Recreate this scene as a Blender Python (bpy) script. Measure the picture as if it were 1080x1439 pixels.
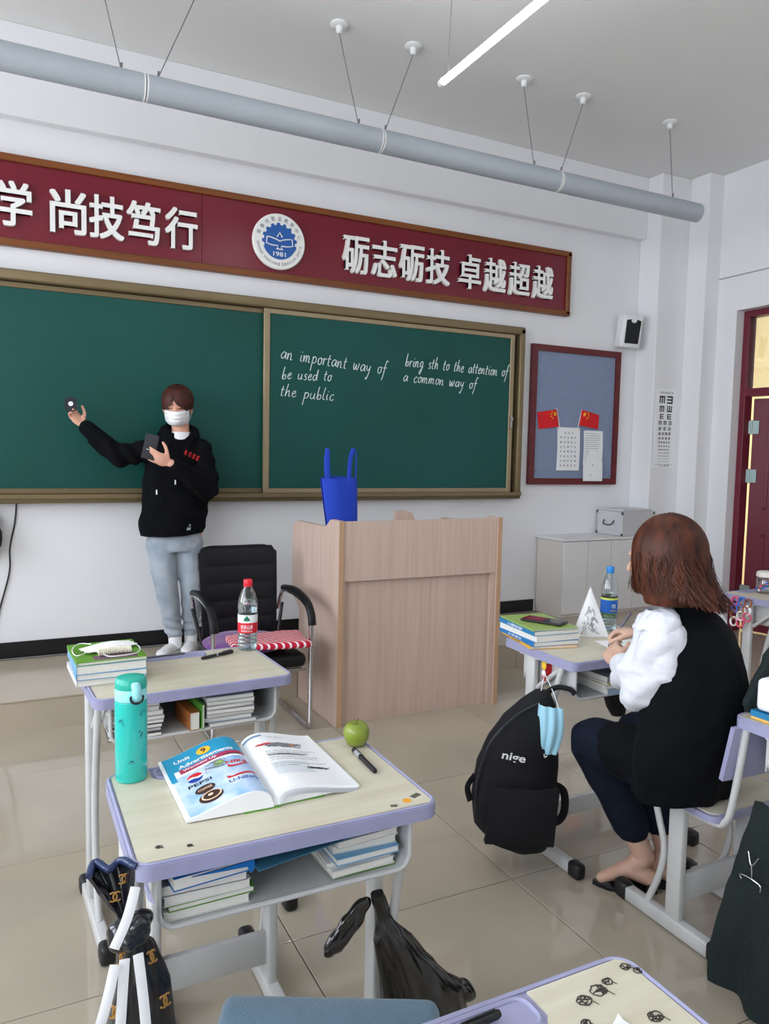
import bpy, bmesh, math, random
from mathutils import Vector, Matrix, Euler, noise
random.seed(7)
PI = math.pi
SC = bpy.context.scene
COL = SC.collection
for o in list(bpy.data.objects): bpy.data.objects.remove(o)

# ------------------------------------------------------------------ camera, world, light, exposure
cam_d = bpy.data.cameras.new('camera'); cam = bpy.data.objects.new('camera', cam_d); COL.objects.link(cam)
cam.location = (0, 0, 1.455)
cR = Vector((0.89422398, -0.44714744, 0.02055845)); cD = Vector((-0.0156357, -0.07710331, -0.9969005)); cF = Vector((0.44734663, 0.89113088, -0.07593909))
m3 = Matrix((cR, -cD, -cF)).transposed()
cam.rotation_euler = m3.to_euler()
cam_d.sensor_fit = 'VERTICAL'; cam_d.sensor_height = 24.0; cam_d.lens = 24.0 * 1065.4 / 1439.0
cam_d.clip_start = 0.05
SC.camera = cam

world = bpy.data.worlds.new('world'); SC.world = world; world.use_nodes = True
wn = world.node_tree; wbg = wn.nodes['Background']
wsky = wn.nodes.new('ShaderNodeTexSky'); wsky.sky_type = 'HOSEK_WILKIE'; wsky.turbidity = 6.0; wsky.ground_albedo = 0.5
wsky.sun_direction = Vector((0.6, 0.3, 0.75)).normalized()
wmix = wn.nodes.new('ShaderNodeMix'); wmix.data_type = 'RGBA'; wmix.inputs[0].default_value = 0.75
wn.links.new(wsky.outputs[0], wmix.inputs[6]); wmix.inputs[7].default_value = (0.87, 0.90, 0.96, 1)
wn.links.new(wmix.outputs[2], wbg.inputs[0]); wbg.inputs[1].default_value = 8.0

SC.view_settings.view_transform = 'Standard'; SC.view_settings.look = 'None'
SC.view_settings.gamma = 1.0; SC.view_settings.use_curve_mapping = False
SC.view_settings.exposure = 0.56
SC.cycles.use_denoising = True
SC.cycles.max_bounces = 10; SC.cycles.diffuse_bounces = 6; SC.cycles.glossy_bounces = 4
SC.cycles.transmission_bounces = 6; SC.cycles.transparent_max_bounces = 12
SC.cycles.sample_clamp_indirect = 6.0; SC.cycles.caustics_reflective = False; SC.cycles.caustics_refractive = False

def portal(name, loc, rot, sx, sy):
    d = bpy.data.lights.new(name, 'AREA'); d.shape = 'RECTANGLE'; d.size = sx; d.size_y = sy; d.cycles.is_portal = True
    o = bpy.data.objects.new(name, d); o.location = loc; o.rotation_euler = rot; COL.objects.link(o); return o
WINS = [(2.55, 4.25), (0.25, 1.95), (-2.05, -0.35), (-4.35, -2.65)]     # openings of the left wall along y
XL = -2.45; YB = -5.2; XR = 5.48; ZC = 3.86; YF = 5.07
for a, b in WINS: portal('window_light', (XL - 0.02, (a + b) / 2, 2.05), (0, -PI / 2, 0), 2.2, b - a)

# ------------------------------------------------------------------ materials
def lin(c):
    if isinstance(c, str): c = tuple(int(c[i:i + 2], 16) for i in (0, 2, 4))
    r = []
    for v in c[:3]:
        v = v / 255.0
        r.append(v / 12.92 if v <= 0.04045 else ((v + 0.055) / 1.055) ** 2.4)
    return (*r, 1.0)
_M = {}
def mat(name, col, rough=0.6, metal=0.0, var=0.0, vscale=8.0, bump=0.0, bscale=60.0, stretch=None, spec=0.5, coat=0.0, trans=0.0, ior=1.45, sheen=0.0, emis=None, estr=0.0, col2=None):
    if name in _M: return _M[name]
    m = bpy.data.materials.new(name); m.use_nodes = True; nt = m.node_tree; b = nt.nodes['Principled BSDF']
    c = lin(col); b.inputs['Base Color'].default_value = c
    b.inputs['Roughness'].default_value = rough; b.inputs['Metallic'].default_value = metal
    b.inputs['Specular IOR Level'].default_value = spec; b.inputs['Coat Weight'].default_value = coat
    b.inputs['Transmission Weight'].default_value = trans; b.inputs['IOR'].default_value = ior
    b.inputs['Sheen Weight'].default_value = sheen
    if emis: b.inputs['Emission Color'].default_value = lin(emis); b.inputs['Emission Strength'].default_value = estr
    if var or bump:
        tc = nt.nodes.new('ShaderNodeTexCoord'); mp = nt.nodes.new('ShaderNodeMapping')
        nt.links.new(tc.outputs['Object'], mp.inputs[0])
        if stretch: mp.inputs['Scale'].default_value = stretch
    if var:
        n = nt.nodes.new('ShaderNodeTexNoise'); n.inputs['Scale'].default_value = vscale; n.inputs['Detail'].default_value = 6
        nt.links.new(mp.outputs[0], n.inputs[0])
        mr = nt.nodes.new('ShaderNodeMapRange'); mr.inputs[1].default_value = 0.3; mr.inputs[2].default_value = 0.7
        nt.links.new(n.outputs[0], mr.inputs[0])
        mx = nt.nodes.new('ShaderNodeMix'); mx.data_type = 'RGBA'
        c2 = lin(col2) if col2 else tuple(x * (1 - var) for x in c[:3]) + (1,)
        mx.inputs[6].default_value = c; mx.inputs[7].default_value = c2
        nt.links.new(mr.outputs[0], mx.inputs[0]); nt.links.new(mx.outputs[2], b.inputs['Base Color'])
    if bump:
        n2 = nt.nodes.new('ShaderNodeTexNoise'); n2.inputs['Scale'].default_value = bscale; n2.inputs['Detail'].default_value = 4
        nt.links.new(mp.outputs[0], n2.inputs[0])
        bp = nt.nodes.new('ShaderNodeBump'); bp.inputs['Strength'].default_value = bump; bp.inputs['Distance'].default_value = 0.01
        nt.links.new(n2.outputs[0], bp.inputs['Height']); nt.links.new(bp.outputs[0], b.inputs['Normal'])
    _M[name] = m; return m
def clear_mat(name, tint=(245, 250, 252), gloss=0.12):
    if name in _M: return _M[name]
    m = bpy.data.materials.new(name); m.use_nodes = True; nt = m.node_tree; nt.nodes.clear()
    out = nt.nodes.new('ShaderNodeOutputMaterial'); t = nt.nodes.new('ShaderNodeBsdfTransparent'); g = nt.nodes.new('ShaderNodeBsdfGlossy')
    t.inputs[0].default_value = lin(tint); g.inputs['Roughness'].default_value = 0.05
    lw = nt.nodes.new('ShaderNodeLayerWeight'); lw.inputs[0].default_value = 0.35
    mr = nt.nodes.new('ShaderNodeMapRange'); mr.inputs[3].default_value = gloss * 0.5; mr.inputs[4].default_value = min(1, gloss * 4)
    nt.links.new(lw.outputs['Facing'], mr.inputs[0])
    mx = nt.nodes.new('ShaderNodeMixShader'); nt.links.new(mr.outputs[0], mx.inputs[0]); nt.links.new(t.outputs[0], mx.inputs[1]); nt.links.new(g.outputs[0], mx.inputs[2])
    nt.links.new(mx.outputs[0], out.inputs[0]); _M[name] = m; return m

WALL = mat('wall paint', (232, 233, 236), 0.75, var=0.04, vscale=1.5, bump=0.05, bscale=120)
CEIL = mat('ceiling paint', (224, 224, 222), 0.85, var=0.03, vscale=1.0)
TILE = mat('floor tile', (178, 168, 150), 0.06, var=0.12, vscale=1.6, spec=0.8, col2=(162, 153, 138))
TILE2 = mat('platform tile', (182, 170, 152), 0.16, var=0.1, vscale=2.0, spec=0.6)
GROUT = mat('grout', (105, 95, 82), 0.9)
BLACKT = mat('black skirting', (18, 18, 20), 0.35)
GREEN = mat('blackboard green', (12, 72, 63), 0.45, spec=.35, var=0.16, vscale=1.1, col2=(18, 80, 76), bump=0.02, bscale=200)
BRONZE = mat('bronze aluminium', (128, 112, 82), 0.38, metal=0.35, var=0.15, vscale=6, stretch=(0.2, 1, 1))
BRONZE2 = mat('worn bronze stile', (156, 140, 110), 0.4, metal=0.3, var=0.1, vscale=10)
MAROON = mat('maroon panel', (116, 24, 42), 0.28, var=0.08, vscale=1.2)
BROWN = mat('brown wood frame', (128, 72, 28), 0.4, var=0.35, vscale=5, stretch=(0.3, 6, 6))
LETTER = mat('white lettering', (238, 238, 235), 0.4)
LETTERS = mat('letter edge', (160, 158, 155), 0.5)
BLUE_E = mat('emblem blue', (38, 92, 168), 0.35)
REDWOOD = mat('red brown wood', (106, 40, 44), 0.4, var=0.25, vscale=6, stretch=(1, 1, 6))
FELT = mat('grey blue felt', (134, 148, 176), 0.95, var=0.08, vscale=30, bump=0.15, bscale=400)
PAPER = mat('white paper', (238, 240, 242), 0.8)
PAPER2 = mat('page edges', (226, 224, 216), 0.85, var=0.12, vscale=60, stretch=(1, 1, 12))
INK = mat('black ink', (30, 30, 34), 0.7)
INKG = mat('grey ink', (120, 122, 128), 0.8)
WOODP = mat('podium laminate', (203, 180, 166), 0.45, var=0.16, vscale=5, stretch=(9, 9, 0.35), col2=(188, 164, 150), bump=0.02)
WOODE = mat('podium edge band', (186, 150, 118), 0.5, var=0.1, vscale=5)
STEEL = mat('grey painted steel', (196, 197, 196), 0.38, var=0.08, vscale=14)
PURPLE = mat('lilac plastic edge', (152, 153, 184), 0.45, var=0.1, vscale=18)
LAM = mat('pale wood laminate', (205, 200, 182), 0.36, var=0.1, vscale=6, stretch=(0.7, 6, 1), col2=(192, 186, 164))
BLACKP = mat('black plastic', (22, 22, 25), 0.4)
CHROME = mat('chrome', (200, 200, 205), 0.12, metal=1.0)
LEATHER = mat('black leather', (12, 13, 18), 0.45, spec=.35, bump=0.12, bscale=150)
SKIN = mat('skin', (222, 172, 148), 0.5, var=0.1, vscale=14, col2=(206, 150, 126))
SKIN2 = mat('tanned skin', (206, 170, 150), 0.5, var=0.1, vscale=14, col2=(190, 150, 130))
BLACKC = mat('black cotton', (7, 8, 12), 0.95, spec=0.2, bump=0.1, bscale=200)
DOORM = mat('maroon door', (112, 38, 54), 0.35, var=0.08, vscale=4)
CREAM = mat('corridor paint', (206, 184, 134), 0.7)
GREYT = mat('grey tube coating', (168, 176, 184), 0.35, var=0.04)
WHITEP = mat('white plastic', (226, 228, 228), 0.4)
RED = mat('red', (200, 24, 34), 0.5)
YEL = mat('yellow', (238, 190, 50), 0.5)

# ------------------------------------------------------------------ geometry helpers
OFF = {}
class G:
    def __init__(s): s.bm = bmesh.new()
    def _add(s, vs, fs):
        v = [s.bm.verts.new(p) for p in vs]
        for f in fs:
            try: s.bm.faces.new([v[i] for i in f])
            except ValueError: pass
        return v
    def box(s, c, d, rot=None, bev=0.0, seg=2):
        hx, hy, hz = d[0] / 2, d[1] / 2, d[2] / 2
        vs = [Vector((x * hx, y * hy, z * hz)) for x in (-1, 1) for y in (-1, 1) for z in (-1, 1)]
        if rot is not None:
            R = Euler(rot).to_matrix() if not isinstance(rot, Matrix) else rot.to_3x3()
            vs = [R @ v for v in vs]
        c = Vector(c); t = bmesh.new(); v = [t.verts.new(p + c) for p in vs]
        for f in ((0, 1, 3, 2), (4, 6, 7, 5), (0, 4, 5, 1), (2, 3, 7, 6), (0, 2, 6, 4), (1, 5, 7, 3)): t.faces.new([v[i] for i in f])
        if bev > 0: bmesh.ops.bevel(t, geom=t.edges[:], offset=bev, segments=seg, profile=0.5, affect='EDGES')
        s.merge(t); return s
    def bx(s, x0, x1, y0, y1, z0, z1, bev=0.0, seg=1):
        return s.box(((x0 + x1) / 2, (y0 + y1) / 2, (z0 + z1) / 2), (abs(x1 - x0), abs(y1 - y0), abs(z1 - z0)), None, bev, seg)
    def merge(s, t, M=None):
        mp = {}
        for v in t.verts: mp[v] = s.bm.verts.new(M @ v.co if M else v.co)
        for f in t.faces:
            try: s.bm.faces.new([mp[v] for v in f.verts])
            except ValueError: pass
        t.free()
    def mesh(s, me, M=None):
        base = [s.bm.verts.new(M @ v.co if M else v.co) for v in me.vertices]
        for p in me.polygons:
            try: s.bm.faces.new([base[i] for i in p.vertices])
            except ValueError: pass
        return s
    def tube(s, pts, r, n=8, sx=1.0, closed=False, caps=True, up=None):
        pts = [Vector(p) for p in pts]; k = len(pts)
        if k < 2: return s
        rr = r if isinstance(r, (list, tuple)) else [r] * k
        T = []
        for i in range(k):
            a = pts[i - 1] if (i > 0 or closed) else pts[0]; b = pts[(i + 1) % k] if (i < k - 1 or closed) else pts[k - 1]
            d = (b - a); T.append(d.normalized() if d.length > 1e-9 else Vector((0, 0, 1)))
        u = Vector(up) if up else (Vector((0, 0, 1)) if abs(T[0].z) < 0.9 else Vector((1, 0, 0)))
        rings = []
        nrm = (u - T[0] * u.dot(T[0])).normalized()
        for i in range(k):
            nrm = (nrm - T[i] * nrm.dot(T[i]))
            nrm = nrm.normalized() if nrm.length > 1e-6 else T[i].orthogonal().normalized()
            bn = T[i].cross(nrm)
            rings.append([s.bm.verts.new(pts[i] + nrm * (math.cos(2 * PI * j / n) * rr[i]) + bn * (math.sin(2 * PI * j / n) * rr[i] * sx)) for j in range(n)])
        for i in range(k if closed else k - 1):
            a, b = rings[i], rings[(i + 1) % k]
            for j in range(n): s.bm.faces.new((a[j], a[(j + 1) % n], b[(j + 1) % n], b[j]))
        if caps and not closed:
            s.bm.faces.new(rings[0][::-1]); s.bm.faces.new(rings[-1])
        return s
    def cyl(s, p0, p1, r0, r1=None, n=16): return s.tube([p0, p1], [r0, r0 if r1 is None else r1], n)
    def lathe(s, prof, c=(0, 0, 0), n=24, M=None):
        c = Vector(c); rings = []
        for r, z in prof:
            if r < 1e-6:
                p = Vector((0, 0, z)); rings.append([s.bm.verts.new((M @ p if M else p) + c)])
            else:
                ring = []
                for j in range(n):
                    p = Vector((r * math.cos(2 * PI * j / n), r * math.sin(2 * PI * j / n), z)); ring.append(s.bm.verts.new((M @ p if M else p) + c))
                rings.append(ring)
        for a, b in zip(rings, rings[1:]):
            if len(a) == 1 and len(b) == 1: continue
            for j in range(n):
                q = (j + 1) % n
                if len(a) == 1: s.bm.faces.new((a[0], b[q], b[j]))
                elif len(b) == 1: s.bm.faces.new((a[j], a[q], b[0]))
                else: s.bm.faces.new((a[j], a[q], b[q], b[j]))
        return s
    def prism(s, out, fn0, fn1):
        """outline of 2-D points mapped by two functions to the two faces"""
        a = [s.bm.verts.new(fn0(*p)) for p in out]; b = [s.bm.verts.new(fn1(*p)) for p in out]; n = len(out)
        s.bm.faces.new(a); s.bm.faces.new(b[::-1])
        for i in range(n): s.bm.faces.new((a[(i + 1) % n], a[i], b[i], b[(i + 1) % n]))
        return s
    def grid(s, fn, nu, nv, thick=0.0):
        P = [[Vector(fn(i / nu, j / nv)) for j in range(nv + 1)] for i in range(nu + 1)]
        V = [[s.bm.verts.new(p) for p in row] for row in P]
        for i in range(nu):
            for j in range(nv): s.bm.faces.new((V[i][j], V[i + 1][j], V[i + 1][j + 1], V[i][j + 1]))
        if thick:
            W = []
            for i in range(nu + 1):
                row = []
                for j in range(nv + 1):
                    a = P[min(i + 1, nu)][j] - P[max(i - 1, 0)][j]; b = P[i][min(j + 1, nv)] - P[i][max(j - 1, 0)]
                    nn = a.cross(b); nn = nn.normalized() if nn.length > 1e-12 else Vector((0, 0, 1))
                    row.append(s.bm.verts.new(P[i][j] - nn * thick))
                W.append(row)
            for i in range(nu):
                for j in range(nv): s.bm.faces.new((W[i][j], W[i][j + 1], W[i + 1][j + 1], W[i + 1][j]))
            for i in range(nu):
                s.bm.faces.new((V[i][0], W[i][0], W[i + 1][0], V[i + 1][0])); s.bm.faces.new((V[i][nv], V[i + 1][nv], W[i + 1][nv], W[i][nv]))
            for j in range(nv):
                s.bm.faces.new((V[0][j], V[0][j + 1], W[0][j + 1], W[0][j])); s.bm.faces.new((V[nu][j], W[nu][j], W[nu][j + 1], V[nu][j + 1]))
        return s
    def sphere(s, c, r, M=None, sub=3):
        t = bmesh.new(); bmesh.ops.create_icosphere(t, subdivisions=sub, radius=1.0)
        rad = r if isinstance(r, (tuple, list)) else (r, r, r); D = Matrix.Diagonal((*rad, 1))
        X = Matrix.Translation(Vector(c)) @ (M.to_4x4() if M else Matrix.Identity(4)) @ D
        s.merge(t, X); return s
    def xf(s, M):
        for v in s.bm.verts: v.co = M @ v.co
        return s

def obj(name, g, m, parent=None, local=False, smooth=None, kind=None, origin=None):
    bm = g.bm
    if parent is not None and not local:
        o3 = OFF.get(parent.name, Vector((0, 0, 0)))
        for v in bm.verts: v.co -= o3
    base = None
    if parent is None:
        vs = bm.verts
        if origin is None and len(vs):
            xs = [v.co.x for v in vs]; ys = [v.co.y for v in vs]; zs = [v.co.z for v in vs]
            base = Vector(((min(xs) + max(xs)) / 2, (min(ys) + max(ys)) / 2, min(zs)))
        else: base = Vector(origin or (0, 0, 0))
        for v in bm.verts: v.co -= base
    bmesh.ops.recalc_face_normals(bm, faces=bm.faces[:])
    me = bpy.data.meshes.new(name); bm.to_mesh(me); bm.free()
    if smooth is not None and len(me.polygons):
        me.polygons.foreach_set('use_smooth', [True] * len(me.polygons))
        me.set_sharp_from_angle(angle=math.radians(smooth))
    me.materials.append(m)
    o = bpy.data.objects.new(name, me); COL.objects.link(o)
    if parent is not None:
        o.parent = parent; OFF[o.name] = Vector((0, 0, 0)) if local else OFF.get(parent.name, Vector((0, 0, 0)))
    else:
        o.location = base; OFF[o.name] = base
    if kind: o['kind'] = kind
    return o
def tag(o, label, cat, group=None):
    o['label'] = label; o['category'] = cat
    if group: o['group'] = group
    return o
def thing(name, label, cat, loc=(0, 0, 0), rz=0.0, group=None):
    o = bpy.data.objects.new(name, None); o.empty_display_size = 0.05; COL.objects.link(o)
    o.location = loc; o.rotation_euler = (0, 0, rz); OFF[o.name] = Vector(loc)
    return tag(o, label, cat, group)
def struct(name, g, m, parent=None, **k):
    o = obj(name, g, m, parent, origin=None if parent else (0, 0, 0), **k)
    if parent is None: o['kind'] = 'structure'
    return o
def dup(r, loc, rz, label=None, group=None, rot=None):
    def cp(o, par):
        c = o.copy(); COL.objects.link(c)
        if par is not None:
            c.parent = par; c.matrix_parent_inverse = o.matrix_parent_inverse.copy()
        for ch in KIDS.get(o.name, list(o.children)): cp(ch, c)
        return c
    c = cp(r, None); c.location = loc; c.rotation_euler = rot or (0, 0, rz)
    if label: c['label'] = label
    if group: c['group'] = group
    OFF[c.name] = Vector(loc)
    return c
KIDS = {}

_TX = {}
def text_mesh(body, bold=0.0, ext=0.0, shear=0.0):
    key = (body, bold, ext, shear)
    if key in _TX: return _TX[key]
    cu = bpy.data.curves.new('txt', 'FONT'); cu.body = body; cu.size = 1.0; cu.offset = bold; cu.extrude = ext; cu.shear = shear
    cu.align_x = 'CENTER'; cu.align_y = 'CENTER'; cu.resolution_u = 3
    o = bpy.data.objects.new('txt', cu); COL.objects.link(o)
    bpy.context.view_layer.update()
    dg = bpy.context.evaluated_depsgraph_get(); me = bpy.data.meshes.new_from_object(o.evaluated_get(dg))
    bpy.data.objects.remove(o); bpy.data.curves.remove(cu)
    xs = [v.co.x for v in me.vertices] or [0]; ys = [v.co.y for v in me.vertices] or [0]
    x0, x1, y0, y1 = min(xs), max(xs), min(ys), max(ys)
    _TX[key] = (me, x0, x1, y0, y1); return _TX[key]
def put_text(g, body, w, h, M, bold=0.0, ext=0.0, shear=0.0):
    """fit the text into w x h centred at the frame M (x right, y up, z out)"""
    me, x0, x1, y0, y1 = text_mesh(body, bold, ext / max(h, 1e-6), shear)
    sx = w / max(x1 - x0, 1e-6); sy = h / max(y1 - y0, 1e-6)
    g.mesh(me, M @ Matrix.Diagonal((sx, sy, h, 1)) @ Matrix.Translation((-(x0 + x1) / 2, -(y0 + y1) / 2, 0))); return g
def frame(o, x, y):
    """4x4 frame from origin, right direction, up direction"""
    x = Vector(x).normalized(); y = Vector(y); y = (y - x * y.dot(x)).normalized(); z = x.cross(y)
    return Matrix(((x.x, y.x, z.x, o[0]), (x.y, y.y, z.y, o[1]), (x.z, y.z, z.z, o[2]), (0, 0, 0, 1)))
def FW(x, y, z): return frame((x, y, z), (1, 0, 0), (0, 0, 1))       # facing the room from the front wall (-Y)

def catmull(pts, n=6):
    P = [Vector(p) for p in pts]
    if len(P) < 3: return P
    P = [P[0]] + P + [P[-1]]; out = []
    for i in range(1, len(P) - 2):
        a, b, c, d = P[i - 1:i + 3]
        for k in range(n):
            t = k / n
            out.append(0.5 * ((2 * b) + (c - a) * t + (2 * a - 5 * b + 4 * c - d) * t * t + (3 * b - a - 3 * c + d) * t ** 3))
    out.append(P[-2]); return out

def remeshed(g, voxel, smooth=6, fac=0.5):
    me = bpy.data.meshes.new('tmp'); bmesh.ops.recalc_face_normals(g.bm, faces=g.bm.faces[:]); g.bm.to_mesh(me); g.bm.free()
    o = bpy.data.objects.new('tmp', me); COL.objects.link(o)
    r = o.modifiers.new('r', 'REMESH'); r.mode = 'VOXEL'; r.voxel_size = voxel
    if smooth:
        q = o.modifiers.new('s', 'SMOOTH'); q.factor = fac; q.iterations = smooth
    bpy.context.view_layer.update(); dg = bpy.context.evaluated_depsgraph_get()
    me2 = bpy.data.meshes.new_from_object(o.evaluated_get(dg)); bpy.data.objects.remove(o); bpy.data.meshes.remove(me)
    h = G(); h.bm.from_mesh(me2); bpy.data.meshes.remove(me2); return h
def disp(g, fn):
    g.bm.normal_update()
    mv = [(v, fn(v.co, v.normal)) for v in g.bm.verts]
    for v, d in mv: v.co += d
    return g
def nz(p, s, k=0): return noise.noise(Vector((p[0] * s + k, p[1] * s + 3.1 * k, p[2] * s - k)))
def cut(g, co, no):
    ge = g.bm.verts[:] + g.bm.edges[:] + g.bm.faces[:]
    r = bmesh.ops.bisect_plane(g.bm, geom=ge, plane_co=Vector(co), plane_no=Vector(no), clear_outer=True)
    ed = [e for e in r['geom_cut'] if isinstance(e, bmesh.types.BMEdge)]
    try: bmesh.ops.contextual_create(g.bm, geom=ed)
    except Exception: pass
    return g
def caps(g, p0, r0, p1, r1):
    """tapered limb with round ends"""
    p0, p1 = Vector(p0), Vector(p1)
    g.sphere(p0, r0, sub=2); g.sphere(p1, r1, sub=2); g.cyl(p0, p1, r0, r1, 20); return g
def chain(g, pts, rs):
    for i in range(len(pts) - 1): caps(g, pts[i], rs[i], pts[i + 1], rs[i + 1])
    return g
def loft(g, secs, n=28, M=None):
    """horizontal oval sections (cx, cy, cz, rx, ry)"""
    rings = []
    for cx, cy, cz, rx, ry in secs:
        ring = []
        for j in range(n):
            a = 2 * PI * j / n; p = Vector((cx + rx * math.cos(a), cy + ry * math.sin(a), cz)); ring.append(g.bm.verts.new(M @ p if M else p))
        rings.append(ring)
    for a, b in zip(rings, rings[1:]):
        for j in range(n): g.bm.faces.new((a[j], a[(j + 1) % n], b[(j + 1) % n], b[j]))
    g.bm.faces.new(rings[0][::-1]); g.bm.faces.new(rings[-1]); return g
def hand(g, wrist, d, back, L=0.175, curl=(20, 25, 25), spread=4.0, thumb=(35, 15), side=1, curls=None, r=0.0085):
    """palm and five fingers; d = along the fingers, back = out of the back of the hand, side = +1 thumb on the d x back side"""
    d = Vector(d).normalized(); b = Vector(back); b = (b - d * b.dot(d)).normalized(); x = d.cross(b) * side
    w = Vector(wrist); k = L / 0.175
    palm = w + d * 0.045 * k
    Mx = Matrix((x, d, b)).transposed()
    g.sphere(palm, (0.040 * k, 0.052 * k, 0.0155 * k), Mx, 3)
    for off in (-0.026, -0.009, 0.009, 0.026): caps(g, w + d * 0.01 * k + x * off * 0.6 * k, 0.013 * k, w + d * 0.080 * k + x * off * 1.05 * k, 0.0105 * k)
    lens = [0.070, 0.080, 0.074, 0.058]; segs = (0.45, 0.30, 0.25)
    for i, off in enumerate((0.029, 0.0100, -0.0095, -0.0285)):
        c3 = curls[i] if curls else curl
        p = w + d * (0.086 - 0.004 * abs(i - 1)) * k + x * off * k; ang = 0.0
        sp = math.radians(spread) * (1.5 - i); dd0 = (d * math.cos(sp) + x * math.sin(sp)).normalized()
        rr = [r * k * 1.05, r * k, r * k * 0.92, r * k * 0.78]
        for q in range(3):
            ang += math.radians(c3[q]); dd = dd0 * math.cos(ang) - b * math.sin(ang)
            p2 = p + dd * lens[i] * segs[q] * k; caps(g, p, rr[q], p2, rr[q + 1]); p = p2
    tb = w + d * 0.022 * k + x * 0.026 * k - b * 0.006 * k
    a0 = math.radians(thumb[0]); t1 = (d * math.cos(a0) + x * math.sin(a0) - b * 0.35).normalized()
    p1 = tb + t1 * 0.040 * k; a1 = math.radians(thumb[0] - thumb[1] * 1.6); t2 = (d * math.cos(a1) + x * math.sin(a1) - b * 0.45).normalized()
    p2 = p1 + t2 * 0.030 * k; t3 = (d * math.cos(a1 - 0.25) + x * math.sin(a1 - 0.25) - b * 0.5).normalized(); p3 = p2 + t3 * 0.022 * k
    chain(g, [tb, p1, p2, p3], [0.015 * k, 0.0115 * k, 0.0100 * k, 0.0085 * k]); return g
def hair_strands(g, c, rad, phis, th0, th1, L, n, w=0.005, flare=0.0, seg=7, jit=0.006, wave=0.0):
    """tapered ribbons lying over an ellipsoid and hanging on from it"""
    c = Vector(c)
    for i in range(n):
        ph = random.uniform(*phis) if not callable(phis) else phis()
        a = random.uniform(*th0); l = L(ph) if callable(L) else L; l *= random.uniform(0.85, 1.06); lift = random.uniform(0.995, 1.05)
        tb = th1(ph) if callable(th1) else th1; fl = flare(ph) if callable(flare) else flare; P = []; k = random.uniform(0, 9)
        for q in range(seg + 1):
            th = a + (tb - a) * q / seg
            pp = ph + 0.05 * math.sin(3 * th + k)
            P.append(c + Vector((rad[0] * math.sin(th) * math.cos(pp), rad[1] * math.sin(th) * math.sin(pp), rad[2] * math.cos(th))) * lift)
        if l > 0.005:
            out = Vector((math.cos(ph), math.sin(ph), 0)); base = P[-1].copy()
            for q in range(1, seg + 1):
                t = q / seg; P.append(base + Vector((0, 0, -l * t)) + out * (fl * t * t + wave * math.sin(5 * t + k)) + Vector((-out.y, out.x, 0)) * jit * math.sin(4 * t + k) * 2)
        m = len(P); vs = []
        for q, p in enumerate(P):
            T = (P[min(q + 1, m - 1)] - P[max(q - 1, 0)]).normalized(); nn = (p - c); nn = (nn - T * nn.dot(T)).normalized(); s = T.cross(nn)
            ww = w * (0.55 + 0.45 * math.sin(PI * min(1, q / m + 0.25))) * (0.35 if q == m - 1 else 1)
            vs.append((g.bm.verts.new(p - s * ww), g.bm.verts.new(p + nn * ww * 0.5), g.bm.verts.new(p + s * ww)))
        for u, v in zip(vs, vs[1:]):
            g.bm.faces.new((u[0], u[1], v[1], v[0])); g.bm.faces.new((u[1], u[2], v[2], v[1]))
    return g
# ------------------------------------------------------------------ the room
PY = 4.19; PZ = 0.17
g = G(); g.bx(XL - 0.2, XR + 3.0, YB - 0.2, YF + 0.2, -0.10, -0.004); floor = struct('floor', g, GROUT)
g = G(); g.box((0, 0, -0.004), (0.7965, 0.7965, 0.012), None, 0.0015, 1); t0 = obj('floor_tile', g, TILE, floor, local=True); first = True
XJ = [-0.053 + 0.8 * k for k in range(-3, 11)]; YJ = [2.04 + 0.8 * k for k in range(-9, 3)]
for x in XJ[:-1]:
    for y in YJ:
        if y + 0.8 > PY + 0.5 and x + 0.8 < 5.0: continue
        if x > 5.4 and y > 4.0: continue
        t = t0 if first else t0.copy()
        if not first: COL.objects.link(t); t.parent = floor
        first = False; t.location = (x + 0.4, y + 0.4, 0)
# platform along the front wall
g = G(); g.bx(XL, 4.97, PY + 0.012, YF, 0.0, PZ - 0.008); plat = struct('platform', g, GROUT)
xs = [XL + 0.0] + [x for x in XJ if XL + 0.1 < x < 4.9] + [4.97]
for a, b in zip(xs, xs[1:]):
    g = G(); g.bx(a + .0015, b - .0015, PY - 0.004, YF - 0.055, PZ - 0.010, PZ, 0.0015); obj('platform_tile', g, TILE2, plat)
    g = G(); g.bx(a + .0015, b - .0015, PY, PY + 0.010, 0.001, PZ - 0.0115, 0.001); obj('riser_tile', g, TILE2, plat)
# walls
g = G(); g.bx(XL - 0.2, XR + 0.3, YF, YF + 0.2, -0.1, ZC + 0.1)
struct('wall_front', g, WALL)
g = G(); g.bx(4.98, XR + 0.2, 4.84, YF - 0.001, 0, ZC, 0.006); g.bx(5.31, XR + 0.2, 4.64, 4.8399, 0, ZC, 0.006); struct('wall_column', g, WALL)
g = G(); g.bx(XL, 4.98, YF - 0.075, YF - 0.001, 3.345, ZC, 0.004); struct('trim_1', g, WALL)
DY0, DY1, DZ = 3.35, 4.448, 2.71
g = G()
g.bx(XR, XR + 0.24, DY1, 4.641, -0.1, ZC + 0.1); g.bx(XR, XR + 0.24, YB, DY0, -0.1, ZC + 0.1); g.bx(XR, XR + 0.24, DY0, DY1, DZ, ZC + 0.1)
struct('wall_right', g, WALL)
g = G(); g.bx(XR - 0.006, XR, -3.0, 4.64, 2.995, 3.003); struct('trim_2', g, mat('thin groove paint', (150, 152, 158), 0.8))
g = G(); zs, zt = 0.95, 3.15
ys = [YB] + [v for w in sorted(WINS) for v in w] + [YF]
for a, b in zip(ys[0::2], ys[1::2]): g.bx(XL - 0.24, XL, a, b, -0.1, ZC + 0.1)
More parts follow.
